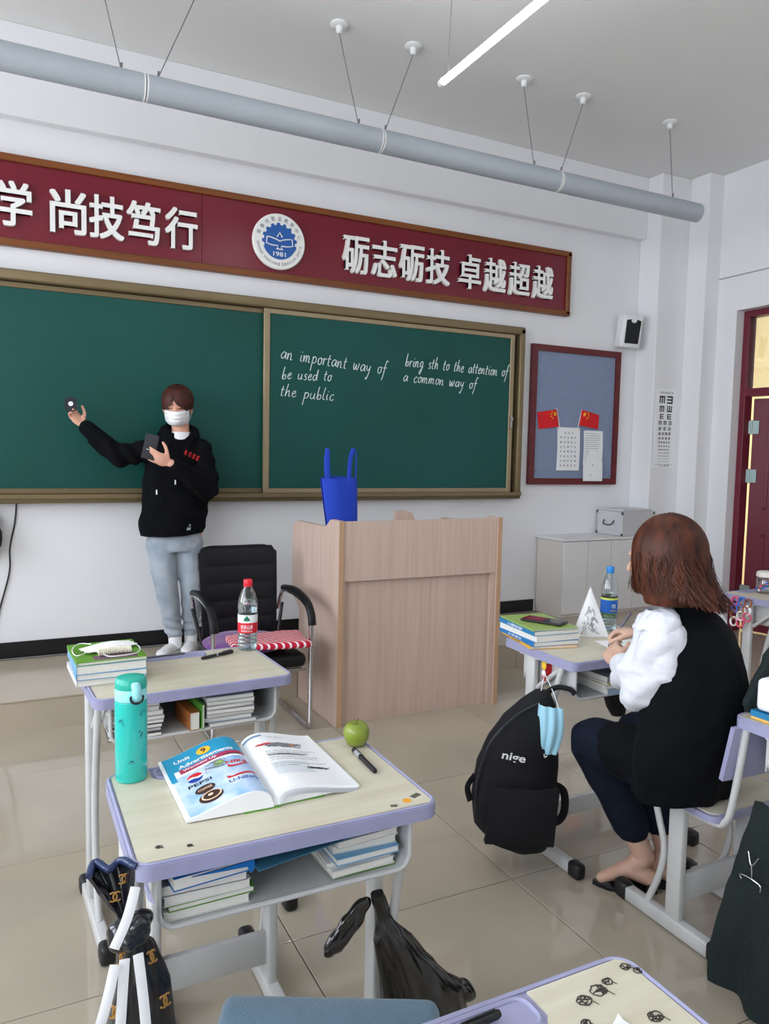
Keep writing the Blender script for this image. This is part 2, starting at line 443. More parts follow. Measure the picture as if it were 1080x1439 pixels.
for a, b in WINS: g.bx(XL - 0.24, XL, a, b, -0.1, zs); g.bx(XL - 0.24, XL, a, b, zt, ZC + 0.1)
struct('wall_left', g, WALL)
g = G(); g.bx(XL - 0.24, XR + 0.24, YB - 0.2, YB, -0.1, ZC + 0.1); struct('wall_back', g, WALL)
g = G(); g.bx(XL - 0.24, XR + 0.24, YB - 0.2, YF + 0.2, ZC, ZC + 0.1); struct('ceiling', g, CEIL)
for i, (a, b) in enumerate(WINS):
    g = G(); x0, x1 = XL - 0.14, XL - 0.08
    for p, q in ((a, a + 0.05), ((a + b) / 2 - 0.03, (a + b) / 2 + 0.03), (b - 0.05, b)): g.bx(x0, x1, p, q, zs, zt, 0.004)
    for p, q in ((zs, zs + 0.05), (2.4, 2.45), (zt - 0.05, zt)): g.bx(x0 + 0.002, x1 - 0.002, a + 0.001, b - 0.001, p, q, 0.004)
    w = struct('window_%d' % (i + 1), g, WHITEP)
# skirtings
g = G(); g.bx(XL, 3.955, YF - 0.012, YF, PZ, PZ + 0.098, 0.002); struct('baseboard_front', g, BLACKT)
g = G(); g.bx(XR - 0.012, XR, 4.45, 4.64, 0.0, 0.12, 0.002); g.bx(5.31, XR - 0.012, 4.628, 4.64, 0.0, 0.12, 0.002); g.bx(4.985, 5.309, 4.828, 4.84, 0.0, 0.12, 0.002); g.bx(XR - 0.012, XR, YB, DY0, 0.0, 0.12, 0.002)
struct('baseboard_right', g, BLACKT)
# corridor behind the door
g = G(); g.bx(7.6, 7.7, 1.5, 6.5, 0, 3.4); g.bx(5.75, 7.7, 6.4, 6.5, 0, 3.4); g.bx(5.75, 7.7, 1.4, 1.5, 0, 3.4); g.bx(5.73, 7.7, 1.4, 6.5, 3.4, 3.5); struct('wall_corridor', g, CREAM)
g = G(); g.bx(5.75, 7.6, 1.5, 6.4, -0.005, 0.002); struct('floor_corridor', g, TILE)
# door
g = G(); fx0, fx1 = 5.565, 5.66
g.bx(fx0, fx1, DY1 - 0.055, DY1 - 0.001, 0.0, DZ - 0.001, 0.004); g.bx(fx0, fx1, DY0 + 0.001, DY0 + 0.055, 0.0, DZ - 0.001, 0.004)
g.bx(fx0, fx1, DY0 + 0.05, DY1 - 0.05, DZ - 0.055, DZ - 0.002, 0.004); g.bx(fx0, fx1, DY0 + 0.05, DY1 - 0.05, 2.00, 2.065, 0.004)
g.bx(fx0 + 0.02, fx1 - 0.02, 3.9, 3.94, 2.065, DZ - 0.05)
door = struct('door_1', g, DOORM)
g = G(); g.bx(5.60, 5.606, DY0 + 0.055, DY1 - 0.055, 2.065, DZ - 0.055); obj('pane', g, clear_mat('door glass'), door)
dl = G(); hx, hy = 5.655, DY1 - 0.075; an = math.radians(16)
R = Matrix.Translation((hx, hy, 0)) @ Matrix.Rotation(an, 4, 'Z')
t = G(); t.bx(0.0, 0.045, -0.93, 0.0, 0.015, 1.985, 0.003)
for z0, z1 in ((0.2, 0.85), (1.05, 1.85)):
    t.bx(-0.006, 0.0, -0.82, -0.12, z0, z0 + 0.03, 0.002); t.bx(-0.006, 0.0, -0.82, -0.12, z1 - 0.03, z1, 0.002); t.bx(-0.006, 0.0, -0.15, -0.12, z0, z1, 0.002); t.bx(-0.006, 0.0, -0.82, -0.79, z0, z1, 0.002)
t.xf(R); leaf = obj('door_leaf', t, DOORM, door)
for z in (1.75, 1.34, 0.35):
    t = G(); t.bx(-0.012, -0.004, -0.055, -0.002, z - 0.06, z + 0.05); t.cyl((-0.012, 0.004, z - 0.065), (-0.012, 0.004, z + 0.055), 0.008, n=10); t.bx(-0.018, -0.01, 0.006, 0.04, z - 0.06, z + 0.05); t.xf(R); obj('hinge', t, mat('zinc hinge', (150, 170, 168), 0.4, metal=0.6), door)
t = G(); t.cyl((-0.05, -0.86, 1.0), (0.0, -0.86, 1.0), 0.012, n=10); t.cyl((-0.05, -0.86, 1.0), (-0.05, -0.75, 1.0), 0.010, n=10); t.xf(R); obj('handle', t, CHROME, door)

# ------------------------------------------------------------------ blackboard
X0, X1, Z0, Z1 = -0.53, 3.723, 1.118, 2.482; yb = YF - 0.002
bb = thing('blackboard', 'wide sliding green blackboard in a bronze frame on the front wall', 'blackboard', (1.6, yb, Z0))
g = G(); fy = yb - 0.095; w = 0.062
g.bx(X0, X1, fy, yb, Z1 - w, Z1, 0.012, 3); g.bx(X0, X1, fy, yb, Z0, Z0 + 0.045, 0.010, 3); g.bx(X0, X0 + 0.05, fy, yb, Z0 + .01, Z1 - .01, 0.010, 2); g.bx(X1 - 0.05, X1, fy, yb, Z0 + .01, Z1 - .01, 0.012, 3)
g.bx(X0 + .05, X1 - .05, yb - 0.02, yb, Z0 + .04, Z1 - w)
obj('frame', g, BRONZE, bb, smooth=40)
g = G(); g.bx(X0 + 0.03, X1 - 0.03, fy - 0.045, fy + 0.01, Z0 + 0.030, Z0 + 0.046, 0.003); g.bx(X0 + 0.03, X1 - 0.03, fy - 0.048, fy - 0.04, Z0 + 0.030, Z0 + 0.058, 0.002); obj('chalk_tray', g, BRONZE, bb)
def board_panel(name, a, b, y, wl, wr, m):
    g = G(); g.bx(a + wl, b - wr, y, y + 0.012, Z0 + 0.088, Z1 - 0.098)
    p = obj(name, g, GREEN, bb)
    g = G(); zz0, zz1 = Z0 + 0.055, Z1 - 0.066
    g.bx(a, b, y - 0.008, y + 0.014, zz1 - 0.032, zz1, 0.003); g.bx(a, b, y - 0.008, y + 0.014, zz0, zz0 + 0.033, 0.003)
    if wl: g.bx(a, a + wl, y - 0.009, y + 0.014, zz0, zz1, 0.003)
    if wr: g.bx(b - wr, b, y - 0.009, y + 0.014, zz0, zz1, 0.003)
    obj('panel_frame', g, m, p); return p
pl = board_panel('left_panel', X0 + 0.05, 1.62, fy + 0.052, 0.045, 0.03, BRONZE)
pr = board_panel('right_panel', 1.572, 3.625, fy + 0.018, 0.042, 0.038, BRONZE2)
g = G(); g.box((3.603, fy + 0.0, 1.73), (0.02, 0.018, 0.10), None, 0.004); g.cyl((3.603, fy - 0.004, 1.755), (3.603, fy - 0.016, 1.755), 0.012, n=12); obj('lock', g, mat('worn chrome', (170, 160, 150), 0.3, metal=0.8), bb)
# handwriting: single-stroke letters
SF = {
 'a': (0.95, [[(.8, .85), (.45, 1), (.08, .5), (.3, .02), (.65, .4), (.82, .95), (.78, .25), (.95, .05)]]),
 'b': (0.85, [[(.25, 2.1), (.15, 1.2), (.08, .1), (.3, .7), (.62, .75), (.65, .2), (.3, 0), (.08, .2)]]),
 'c': (0.75, [[(.7, .85), (.45, 1), (.1, .5), (.3, 0), (.7, .2)]]),
 'd': (0.95, [[(.75, .8), (.4, .95), (.08, .45), (.3, 0), (.65, .35), (.88, 1.9), (.8, .3), (.95, .05)]]),
 'e': (0.75, [[(.12, .5), (.5, .6), (.6, .9), (.35, 1), (.08, .5), (.3, 0), (.75, .25)]]),
 'f': (0.8, [[(.85, 1.95), (.6, 2.1), (.42, 1.4), (.25, -.1), (.05, -.95)], [(.08, .95), (.75, 1.02)]]),
 'g': (0.9, [[(.75, .85), (.4, 1), (.08, .5), (.3, .1), (.68, .5), (.72, .9), (.6, -.4), (.3, -1.1), (.15, -.7), (.85, .15)]]),
 'h': (0.9, [[(.3, 2.0), (.15, 1), (.05, 0), (.25, .7), (.55, .95), (.62, .5), (.6, .1), (.8, .05)]]),
 'i': (0.45, [[(.2, .95), (.12, .2), (.4, .05)], [(.25, 1.35), (.3, 1.45)]]),
 'l': (0.45, [[(.3, 2.0), (.12, 1), (.1, .1), (.4, .05)]]),
 'm': (1.3, [[(.05, .95), (.05, 0), (.2, .7), (.42, .95), (.5, .6), (.45, 0), (.6, .7), (.85, .95), (.95, .5), (.9, .05), (1.15, .05)]]),
 'n': (0.95, [[(.05, .95), (.05, 0), (.2, .7), (.5, .95), (.62, .5), (.58, .08), (.85, .05)]]),
 'o': (0.8, [[(.5, .98), (.15, .8), (.12, .2), (.4, 0), (.68, .4), (.6, .9), (.45, 1), (.85, .85)]]),
 'p': (0.9, [[(.2, 1), (.12, 0), (.0, -1.1)], [(.15, .6), (.45, 1), (.75, .7), (.6, .15), (.15, .05)]]),
 'r': (0.65, [[(.1, .95), (.08, 0), (.15, .6), (.35, .95), (.6, .85)]]),
 's': (0.7, [[(.6, .9), (.35, 1), (.2, .7), (.5, .4), (.45, .05), (.08, .05)]]),
 't': (0.6, [[(.32, 1.6), (.2, .8), (.18, .1), (.45, .05)], [(.02, 1.0), (.55, 1.08)]]),
 'u': (0.95, [[(.1, .95), (.08, .3), (.3, .02), (.6, .3), (.72, .95), (.68, .2), (.9, .05)]]),
 'w': (1.15, [[(.05, .95), (.1, .15), (.3, .05), (.5, .8), (.55, .15), (.75, .05), (.98, .8), (.9, 1)]]),
 'y': (0.9, [[(.1, .95), (.12, .4), (.35, .25), (.65, .6), (.72, .95)], [(.72, .95), (.55, -.2), (.25, -1.1), (.1, -.8)]]),
 ' ': (0.95, [])}
CHALK = mat('chalk', (215, 225, 222), 0.95)
def chalk_line(txt, xa, xb, za, zb, xh, name):
    adv = sum(SF[c][0] + 0.12 for c in txt); s = (xb - xa) / adv; g = G(); x = 0; y = fy + 0.018 - 0.0012
    for c in txt:
        wdt, st = SF[c]
        jz = random.uniform(-.06, .06)
        for line in st:
            pts = catmull([(p[0], p[1] + jz, 0) for p in line], 5)
            P = []
            for p in pts:
                xx = xa + (x + p.x) * s + p.y * xh * 0.16
                P.append((xx, y, za + (zb - za) * (x + p.x) / adv + p.y * xh))
            g.tube(P, 0.0030, 5)
        x += wdt + 0.12
    obj(name, g, CHALK, pr, kind=None)
chalk_line('an important way of', 1.69, 2.50, 2.092, 2.032, 0.047, 'chalk_writing')
chalk_line('be used to', 1.70, 2.07, 1.952, 1.962, 0.040, 'chalk_writing')
chalk_line('the public', 1.69, 2.09, 1.838, 1.825, 0.042, 'chalk_writing')
chalk_line('bring sth to the attention of', 2.65, 3.575, 2.105, 2.085, 0.044, 'chalk_writing')
chalk_line('a common way of', 2.635, 3.285, 1.995, 1.975, 0.042, 'chalk_writing')

# ------------------------------------------------------------------ banner
bx0, bx1, bz0, bz1 = -1.0, 4.195, 2.622, 3.142; ban = thing('banner_sign', 'long maroon motto board with white characters above the blackboard', 'sign', (1.68, YF - 0.002, bz0))
y0 = YF - 0.002; g = G(); fw = 0.042
g.bx(bx0, bx1, y0 - 0.05, y0, bz1 - fw, bz1, 0.006, 2); g.bx(bx0, bx1, y0 - 0.05, y0, bz0, bz0 + fw, 0.006, 2); g.bx(bx0, bx0 + fw, y0 - 0.05, y0, bz0 + .01, bz1 - .01, 0.004); g.bx(bx1 - fw, bx1, y0 - 0.05, y0, bz0 + .01, bz1 - .01, 0.006)
obj('frame', g, BROWN, ban)
for a, b in ((bx0 + 0.03, 1.166), (1.169, bx1 - 0.03)):
    g = G(); g.bx(a, b, y0 - 0.03, y0 - 0.01, bz0 + 0.03, bz1 - 0.03); obj('panel', g, MAROON, ban)
for ch, cx in (('学', 0.07), ('尚', 0.365), ('技', 0.583), ('笃', 0.80), ('行', 1.032), ('砺', 2.250), ('志', 2.475), ('砺', 2.700), ('技', 2.925), ('卓', 3.205), ('越', 3.438), ('超', 3.670), ('越', 3.902)):
    g = G()
    for ox, oz in ((-.0048, -.0035), (.0048, -.0035), (-.0048, .0035), (.0048, .0035), (0, 0)): put_text(g, ch, 0.192, 0.249, FW(cx + ox, y0 - 0.046 + ox * .02 + oz * .01, 2.858 + oz), ext=0.014)
    obj('character', g, LETTER, ban)
# emblem: a disc of its own
EC = (1.680, y0 - 0.0305, 2.868); em = thing('emblem', 'round white school emblem with a blue gear and open book on the maroon board', 'emblem', EC)
Rx = Matrix.Rotation(PI / 2, 3, 'X')
g = G(); g.lathe([(0, 0), (0.176, 0), (0.184, 0.006), (0.184, 0.026), (0.178, 0.032), (0, 0.032)], EC, 56, Rx); obj('disc', g, LETTER, em, smooth=35)
ye = EC[1] - 0.032
g = G(); out = []
nt = 20
for i in range(nt * 4):
    a = -0.35 + (PI + 0.7) * i / (nt * 4); rr = 0.122 if (i // 4) % 2 == 0 else 0.108
    out.append((rr * math.cos(a), rr * math.sin(a)))
for i in range(24): a = PI + 0.35 + (PI - 0.7) * i / 24; out.append((0.118 * math.cos(a), 0.118 * math.sin(a)))
g.prism(out, lambda x, z: (EC[0] + x, ye - 0.004, EC[2] + z), lambda x, z: (EC[0] + x, ye, EC[2] + z)); obj('gear', g, BLUE_E, em)
g = G(); yy = ye - 0.006
def pts2(L): return [(EC[0] + x, yy, EC[2] + z) for x, z in L]
g.tube(pts2([(-.018, .028), (0, .058), (.018, .028)]), 0.0045, 6)
g.tube(pts2([(-.088, .022), (-.06, .020), (-.025, .012), (0, .002), (.025, .012), (.06, .020), (.088, .022), (.092, -.022), (.05, -.030), (.012, -.030), (.012, -.044), (.024, -.052), (-.024, -.052), (-.012, -.044), (-.012, -.030), (-.05, -.030), (-.092, -.022), (-.088, .022)]), 0.004, 6)
put_text(g, '1981', 0.088, 0.030, FW(EC[0], ye - 0.005, EC[2] - 0.084), bold=0.012); obj('book_mark', g, LETTER, em)
g = G()
for i, ch in enumerate('珲春市职业教育中心'):
    a = math.radians(162 - i * 18); c = Vector((EC[0] + 0.149 * math.cos(a), ye - 0.001, EC[2] + 0.149 * math.sin(a)))
    put_text(g, ch, 0.027, 0.029, frame(c, (math.sin(a), 0, -math.cos(a)), (math.cos(a), 0, math.sin(a))), bold=0.008)
s_ = 'Hunchun Vocational Education Centre'
for i, ch in enumerate(s_):
    if ch == ' ': continue
    a = math.radians(188 + i * 164 / (len(s_) - 1)); c = Vector((EC[0] + 0.150 * math.cos(a), ye - 0.001, EC[2] + 0.150 * math.sin(a)))
    hgt = 0.022 if ch.isupper() or ch in 'hltdb' else 0.015
    put_text(g, ch, 0.0115 if ch not in 'iltr' else 0.006, hgt, frame(c, (-math.sin(a), 0, math.cos(a)), (-math.cos(a), 0, -math.sin(a))), bold=0.004)
obj('ring_lettering', g, INKG, em)

# ------------------------------------------------------------------ ceiling tubes
def rosette(par, x, y):
    g = G(); g.lathe([(0, 0), (0.050, 0), (0.052, -0.008), (0.044, -0.014), (0.020, -0.016), (0.018, -0.045), (0.010, -0.052), (0, -0.052)], (x, y, ZC), 20); return obj('ceiling_rose', g, WHITEP, par, smooth=40)
TY, TZ, TR = 4.12, 3.275, 0.066
WIRE = mat('steel wire', (120, 122, 125), 0.4, metal=0.5)
for i, (a, b, ws, lb) in enumerate(((-0.65, 0.662, ((-0.5, -0.62), (0.55, 0.44)), 'grey hanging tube lamp housing cut by the left edge of the frame'),
    (0.668, 1.985, ((0.73, 0.93), (1.85, 1.722)), 'grey hanging tube lamp housing above the maroon board emblem'),
    (1.991, 3.292, ((2.02, 2.195), (3.10, 3.00)), 'grey hanging tube lamp housing right of the centre, below two ceiling roses'),
    (3.298, 4.60, ((3.26 + .06, 3.484), (4.34, 4.28)), 'grey hanging tube lamp housing at the right end of the row'))):
    t = thing('hanging_tube_lamp', lb, 'lamp', ((a + b) / 2, TY, TZ), group='tube lamp housings hanging in a row before the board')
    g = G(); n = 28; arc = [(TR * math.cos(q), TR * math.sin(q)) for q in [math.radians(360 * k / n - 89.9) * .9998 for k in range(n + 1)]]
    arc2 = [(0.92 * p, 0.92 * q) for p, q in arc[::-1]]
    pr2 = [(p[0], p[1]) for p in arc + arc2]
    g.prism(pr2, lambda u, v: (a + .006, TY + u, TZ + v), lambda u, v: (b - .006, TY + u, TZ + v)); obj('housing', g, GREYT, t, smooth=30)
    for x0_, x1_ in ((a, a + 0.008), (b - 0.008, b)):
        g = G(); g.tube([(x0_, TY, TZ), (x1_, TY, TZ)], TR * 1.015, 28); obj('end_cap', g, WHITEP, t, smooth=40)
    for xt, xr in ws:
        if i == 0 and xt < 0: continue
        rosette(t, xr, TY)
        g = G(); g.tube([(xt, TY, TZ + TR - 0.002), (xr, TY, ZC - 0.05)], 0.0028, 5); g.tube([(xt, TY, TZ + TR - 0.01), (xt + 0.004, TY, TZ + TR + 0.03)], 0.006, 6); obj('wire', g, WIRE, t)
LEDM = mat('lit tube', (255, 255, 255), 0.4, emis=(245, 250, 255), estr=26.0)
def led(x, ya, yb_, z, label):
    t = thing('tube_light', label, 'light', (x, (ya + yb_) / 2, z), group='bare lit tubes under the ceiling')
    g = G(); g.cyl((x, ya + 0.02, z), (x, yb_ - 0.02, z), 0.016, n=14); obj('lit_tube', g, LEDM, t, smooth=40)
    g = G(); g.cyl((x, ya - 0.005, z), (x, ya + 0.022, z), 0.018, n=14); g.cyl((x, yb_ - 0.022, z), (x, yb_ + 0.005, z), 0.018, n=14); obj('end_cap', g, WHITEP, t, smooth=40)
    for y in (ya + 0.015, yb_ - 0.06):
        g = G(); g.tube([(x, y, z + 0.015), (x + 0.02, y, ZC - 0.048)], 0.0022, 5); obj('wire', g, WIRE, t); rosette(t, x + 0.02, y)
led(1.935, 2.12, 3.335, 3.265, 'bright lit tube hanging from the ceiling at the top of the picture')
led(1.935, -0.6, 0.6, 3.265, 'unseen lit tube added for fill behind the viewer')  # this tube and the ones below are unseen, added as fill light
led(-0.6, 0.5, 1.7, 3.265, 'unseen lit tube added for fill over the left of the room')
led(4.2, -0.6, 0.6, 3.265, 'unseen lit tube added for fill over the right rear of the room')
# ------------------------------------------------------------------ things on the walls
# loudspeaker
sp = thing('wall_speaker', 'small white wall loudspeaker with a black grille beside the corner', 'speaker', (4.80, YF - 0.002, 2.40))
def spk(u, v, w): return Vector((4.80 + u, YF - 0.012 - w, 2.54 + v))
R = Matrix.Translation((4.80, YF - 0.10, 2.545)) @ Matrix.Rotation(math.radians(8), 4, 'X') @ Matrix.Rotation(math.radians(-14), 4, 'Z')
g = G(); g.box((0, 0, 0), (0.19, 0.12, 0.28), None, 0.022, 3); g.xf(R); obj('cabinet', g, WHITEP, sp, smooth=40)
g = G(); g.prism([(-.062, -.10), (.062, -.10), (.066, .09), (.03, .10), (.024, .078), (0, .068), (-.024, .078), (-.03, .10), (-.066, .09)], lambda x, z: (x, -0.066, z), lambda x, z: (x, -0.05, z)); g.xf(R); obj('grille', g, mat('black speaker cloth', (24, 26, 30), 0.8, bump=0.3, bscale=500), sp)
g = G(); g.bx(4.77, 4.83, YF - 0.05, YF - 0.002, 2.5, 2.58, 0.004); obj('bracket', g, WHITEP, sp)
# pin board
pb = thing('pin_board', 'grey felt pin board in a red brown wooden frame on the front wall', 'board', (4.31, YF - 0.002, 1.232))
px0, px1, pz0, pz1 = 3.842, 4.787, 1.232, 2.376; g = G(); fw = 0.052
def mitre(g, x0, x1, z0, z1, w, ya, yb):
    for q in ([(x0, z0), (x1, z0), (x1 - w, z0 + w), (x0 + w, z0 + w)], [(x0, z1), (x1, z1), (x1 - w, z1 - w), (x0 + w, z1 - w)], [(x0, z0), (x0, z1), (x0 + w, z1 - w), (x0 + w, z0 + w)], [(x1, z0), (x1, z1), (x1 - w, z1 - w), (x1 - w, z0 + w)]):
        g.prism(q, lambda x, z: (x, ya, z), lambda x, z: (x, yb, z))
mitre(g, px0, px1, pz0, pz1, fw, YF - 0.038, YF - 0.003); obj('frame', g, REDWOOD, pb)
g = G(); g.bx(px0 + 0.04, px1 - 0.04, YF - 0.022, YF - 0.004, pz0 + 0.04, pz1 - 0.04); obj('felt', g, FELT, pb)
for x, z in ((3.935, 2.245), (4.665, 2.245), (3.925, 1.345), (4.665, 1.355)):
    g = G(); g.sphere((x, YF - 0.026, z), 0.009, sub=2); obj('pin', g, CHROME, pb, smooth=60)
yp = YF - 0.026
def flag(pts, pole, star, label):
    t = thing('paper_flag', label, 'flag', (pole[1][0], yp, pole[1][1]), group='small red flags on the pin board')
    (ax, az), (bx_, bz), (cx, cz), (dx, dz) = pts
    def fn(u, v):
        x = (ax * (1 - u) + bx_ * u) * (1 - v) + (dx * (1 - u) + cx * u) * v; z = (az * (1 - u) + bz * u) * (1 - v) + (dz * (1 - u) + cz * u) * v
        return (x, yp - 0.006 - 0.008 * math.sin(u * 5) * (1 - u * 0.3), z)
    g = G(); g.grid(fn, 14, 6, 0.0015); obj('cloth', g, mat('flag red', (214, 20, 30), 0.6), t, smooth=60)
    g = G(); g.cyl((pole[0][0], yp - 0.004, pole[0][1]), (pole[1][0], yp - 0.004, pole[1][1]), 0.0035, n=8); obj('stick', g, WHITEP, t)
    g = G()
    for (u, v, r) in star:
        p = Vector(fn(u, v)); out = [(r * (1 if k % 2 == 0 else 0.4) * math.sin(PI * k / 5), r * (1 if k % 2 == 0 else 0.4) * math.cos(PI * k / 5)) for k in range(10)]
        g.prism(out, lambda x, z: (p.x + x, p.y - 0.0065, p.z + z), lambda x, z: (p.x + x, p.y + 0.0, p.z + z))
    obj('star', g, YEL, t)
ST = [(0.16, 0.25, 0.020), (0.30, 0.10, 0.007), (0.37, 0.22, 0.007), (0.37, 0.36, 0.007), (0.30, 0.48, 0.007)]
flag(((4.111, 1.857), (3.914, 1.825), (3.934, 1.687), (4.138, 1.716)), ((4.108, 1.868), (4.150, 1.700)), ST, 'small red flag with yellow stars, the left one on the pin board')
flag(((4.376, 1.863), (4.574, 1.828), (4.566, 1.706), (4.352, 1.733)), ((4.380, 1.868), (4.340, 1.700)), ST, 'small red flag with yellow stars, the right one on the pin board')
def sheet(x0, x1, z0, z1, label, lines):
    t = thing('pinned_paper', label, 'paper', ((x0 + x1) / 2, yp, z0), group='papers pinned to the pin board')
    g = G(); g.grid(lambda u, v: (x0 + (x1 - x0) * u + 0.006 * math.sin(3 * v), yp - 0.003 - 0.008 * v * v * (0.4 + 0.6 * math.sin(PI * u)), z1 + (z0 - z1) * v), 8, 10, 0.0008); obj('sheet', g, PAPER, t, smooth=60)
    g = G(); lines(g); o = obj('print', g, INK, t)
    g = G(); g.sphere((x0 + 0.012, yp - 0.006, z1 - 0.012), 0.005, sub=1); g.sphere((x1 - 0.012, yp - 0.006, z1 - 0.012), 0.005, sub=1); obj('pin', g, CHROME, t)
def ln1(g):
    for r in range(8):
        n = 3 if r == 0 else 5
        for c in range(n):
            x = 4.165 + 0.038 * c + (0.045 if r == 0 else 0); z = 1.665 - r * 0.039; v = (1.711 - z) / 0.361
            put_text(g, '安全文明守纪勤学'[(r * 3 + c) % 8], 0.015, 0.017, FW(x, yp - 0.007 - 0.008 * v * v, z), bold=0.01)
def ln2(g):
    for r in range(17):
        z = 1.665 - r * 0.018; v = (1.692 - z) / 0.42
        g.bx(4.425, 4.60 - 0.03 * random.random(), yp - 0.0050 - 0.008 * v * v, yp - 0.0040 - 0.008 * v * v, z, z + 0.0022)
sheet(4.124, 4.366, 1.35, 1.711, 'white sheet with rows of black characters pinned under the left flag', ln1)
sheet(4.409, 4.620, 1.40, 1.692, 'white sheet of faint small print pinned under the right flag', ln2)
t = thing('pinned_paper', 'small blank white slip hanging over the lower frame of the pin board', 'paper', (4.51, yp - 0.014, 1.262), group='papers pinned to the pin board')
g = G(); g.grid(lambda u, v: (4.405 + 0.214 * u, yp - 0.0155 - 0.006 * v, 1.425 + (1.262 - 1.425) * v), 4, 6, 0.0008); obj('sheet', g, PAPER, t)
g = G(); g.sphere((4.51, yp - 0.018, 1.40), 0.005, sub=1); g.sphere((4.49, yp - 0.022, 1.315), 0.004, sub=1); obj('pin', g, INK, t)
# eye chart
ec = thing('eye_chart', 'narrow white eye test chart with rows of black E shapes on the column', 'chart', (5.135, 4.838, 1.39))
g = G(); g.bx(5.015, 5.255, 4.834, 4.838, 1.39, 2.072); obj('sheet', g, PAPER, ec)
g = G(); ye_ = 4.8335
def E(x, z, s, rot):
    R = Matrix.Translation((x, ye_, z)) @ Matrix.Rotation(rot * PI / 2, 4, 'Y')
    t = G(); t.bx(-s / 2, -s / 2 + s / 5, -.0006, 0.0006, -s / 2, s / 2)
    for k in (-1, 0, 1): t.bx(-s / 2, s / 2, -.0006, 0.0006, k * s * 0.4 - s / 10, k * s * 0.4 + s / 10)
    t.xf(R); g.merge(t.bm)
E(5.085, 1.975, 0.062, 1); E(5.175, 1.975, 0.066, 2); E(5.085, 1.895, 0.052, 1); E(5.175, 1.897, 0.055, 3); E(5.085, 1.83, 0.042, 0); E(5.175, 1.83, 0.046, 0)
z = 1.775; s = 0.034; rw = 3
random.seed(3)
for r in range(11):
    for c in range(rw): E(5.072 + 0.115 * c / (rw - 1), z, s, random.randint(0, 3))
    z -= s * 0.5 + 0.018; s *= 0.83; rw = min(7, rw + (1 if r % 2 else 0)); z -= s * 0.5
put_text(g, '标准对数视力表', 0.16, 0.018, FW(5.135, ye_, 2.035)); g.bx(5.03, 5.24, ye_ - .0004, ye_, 1.415, 1.417)
put_text(g, '5 米 距离', 0.12, 0.016, FW(5.135, ye_, 1.405)); obj('print', g, INK, ec)
# thin black cable
g = G(); g.tube(catmull([(0.062, YF - 0.006, 1.116), (0.052, YF - 0.008, 1.0), (0.023, YF - 0.008, 0.846), (0.018, YF - 0.008, 0.70), (-0.036, YF - 0.008, 0.482), (-0.08, YF - 0.01, 0.28), (-0.06, YF - 0.02, 0.175)], 8), 0.0045, 6)
tag(obj('wall_cable', g, BLACKP, smooth=60), 'thin black cable hanging down the wall under the blackboard', 'cable')
# ------------------------------------------------------------------ cabinet and case
random.seed(11)
CAB = mat('white cabinet board', (226, 226, 226), 0.4, var=0.03, vscale=5); CABS = mat('cabinet side board', (212, 206, 200), 0.5)
cb = thing('cabinet', 'low white cabinet with four doors standing in the corner', 'cabinet', (4.47, 4.90, PZ))
g = G(); g.bx(3.975, 4.968, 4.735, YF - 0.014, PZ, 0.79, 0.002); obj('body', g, CABS, cb)
g = G(); g.bx(3.955, 4.972, 4.71, YF - 0.002, 0.791, 0.81, 0.003); obj('top', g, CAB, cb)
for k in range(4):
    a = 3.976 + k * 0.248; g = G(); g.bx(a + .0025, a + 0.2455, 4.718, 4.7345, PZ + 0.03, 0.786, 0.002); obj('door', g, CAB, cb)
ALU = mat('brushed aluminium', (208, 210, 212), 0.4, metal=0.15, var=0.08, vscale=30, stretch=(1, 1, 8))
ca = thing('metal_case', 'silver aluminium case with a side handle on the white cabinet', 'case', (4.79, 4.92, 0.811))
R = Matrix.Translation((4.785, 4.90, 0.811)) @ Matrix.Rotation(math.radians(0), 4, 'Z'); W_, D_, H_ = 0.36, 0.30, 0.20
g = G(); g.bx(-W_ / 2, W_ / 2, -D_ / 2, D_ / 2 - .001, 0, H_, 0.004); g.xf(R); obj('shell', g, ALU, ca)
g = G(); g.bx(-W_ / 2 + 0.03, W_ / 2 - 0.004, -D_ / 2 + 0.02, D_ / 2 - 0.01, H_, H_ + 0.022, 0.004); g.xf(R); obj('lid', g, ALU, ca)
g = G()
for x in (-1, 1):
    for y in (-1, 1):
        g.box((x * W_ / 2 * .985, y * D_ / 2 * .985, H_ - 0.01), (0.016, 0.016, 0.024), None, 0.003)
        g.box((x * W_ / 2 * .985, y * D_ / 2 * .985, 0.012), (0.016, 0.016, 0.020), None, 0.003)
g.xf(R); obj('corner_cap', g, mat('dark steel', (90, 92, 96), 0.4, metal=0.7), ca)
g = G(); g.tube(catmull([(-W_ / 2 - 0.002, -0.055, 0.125), (-W_ / 2 - 0.022, -0.05, 0.095), (-W_ / 2 - 0.024, 0, 0.085), (-W_ / 2 - 0.022, 0.05, 0.095), (-W_ / 2 - 0.002, 0.055, 0.125)], 6), 0.006, 8); g.xf(R); obj('handle', g, mat('dark steel', (90, 92, 96)), ca, smooth=60)

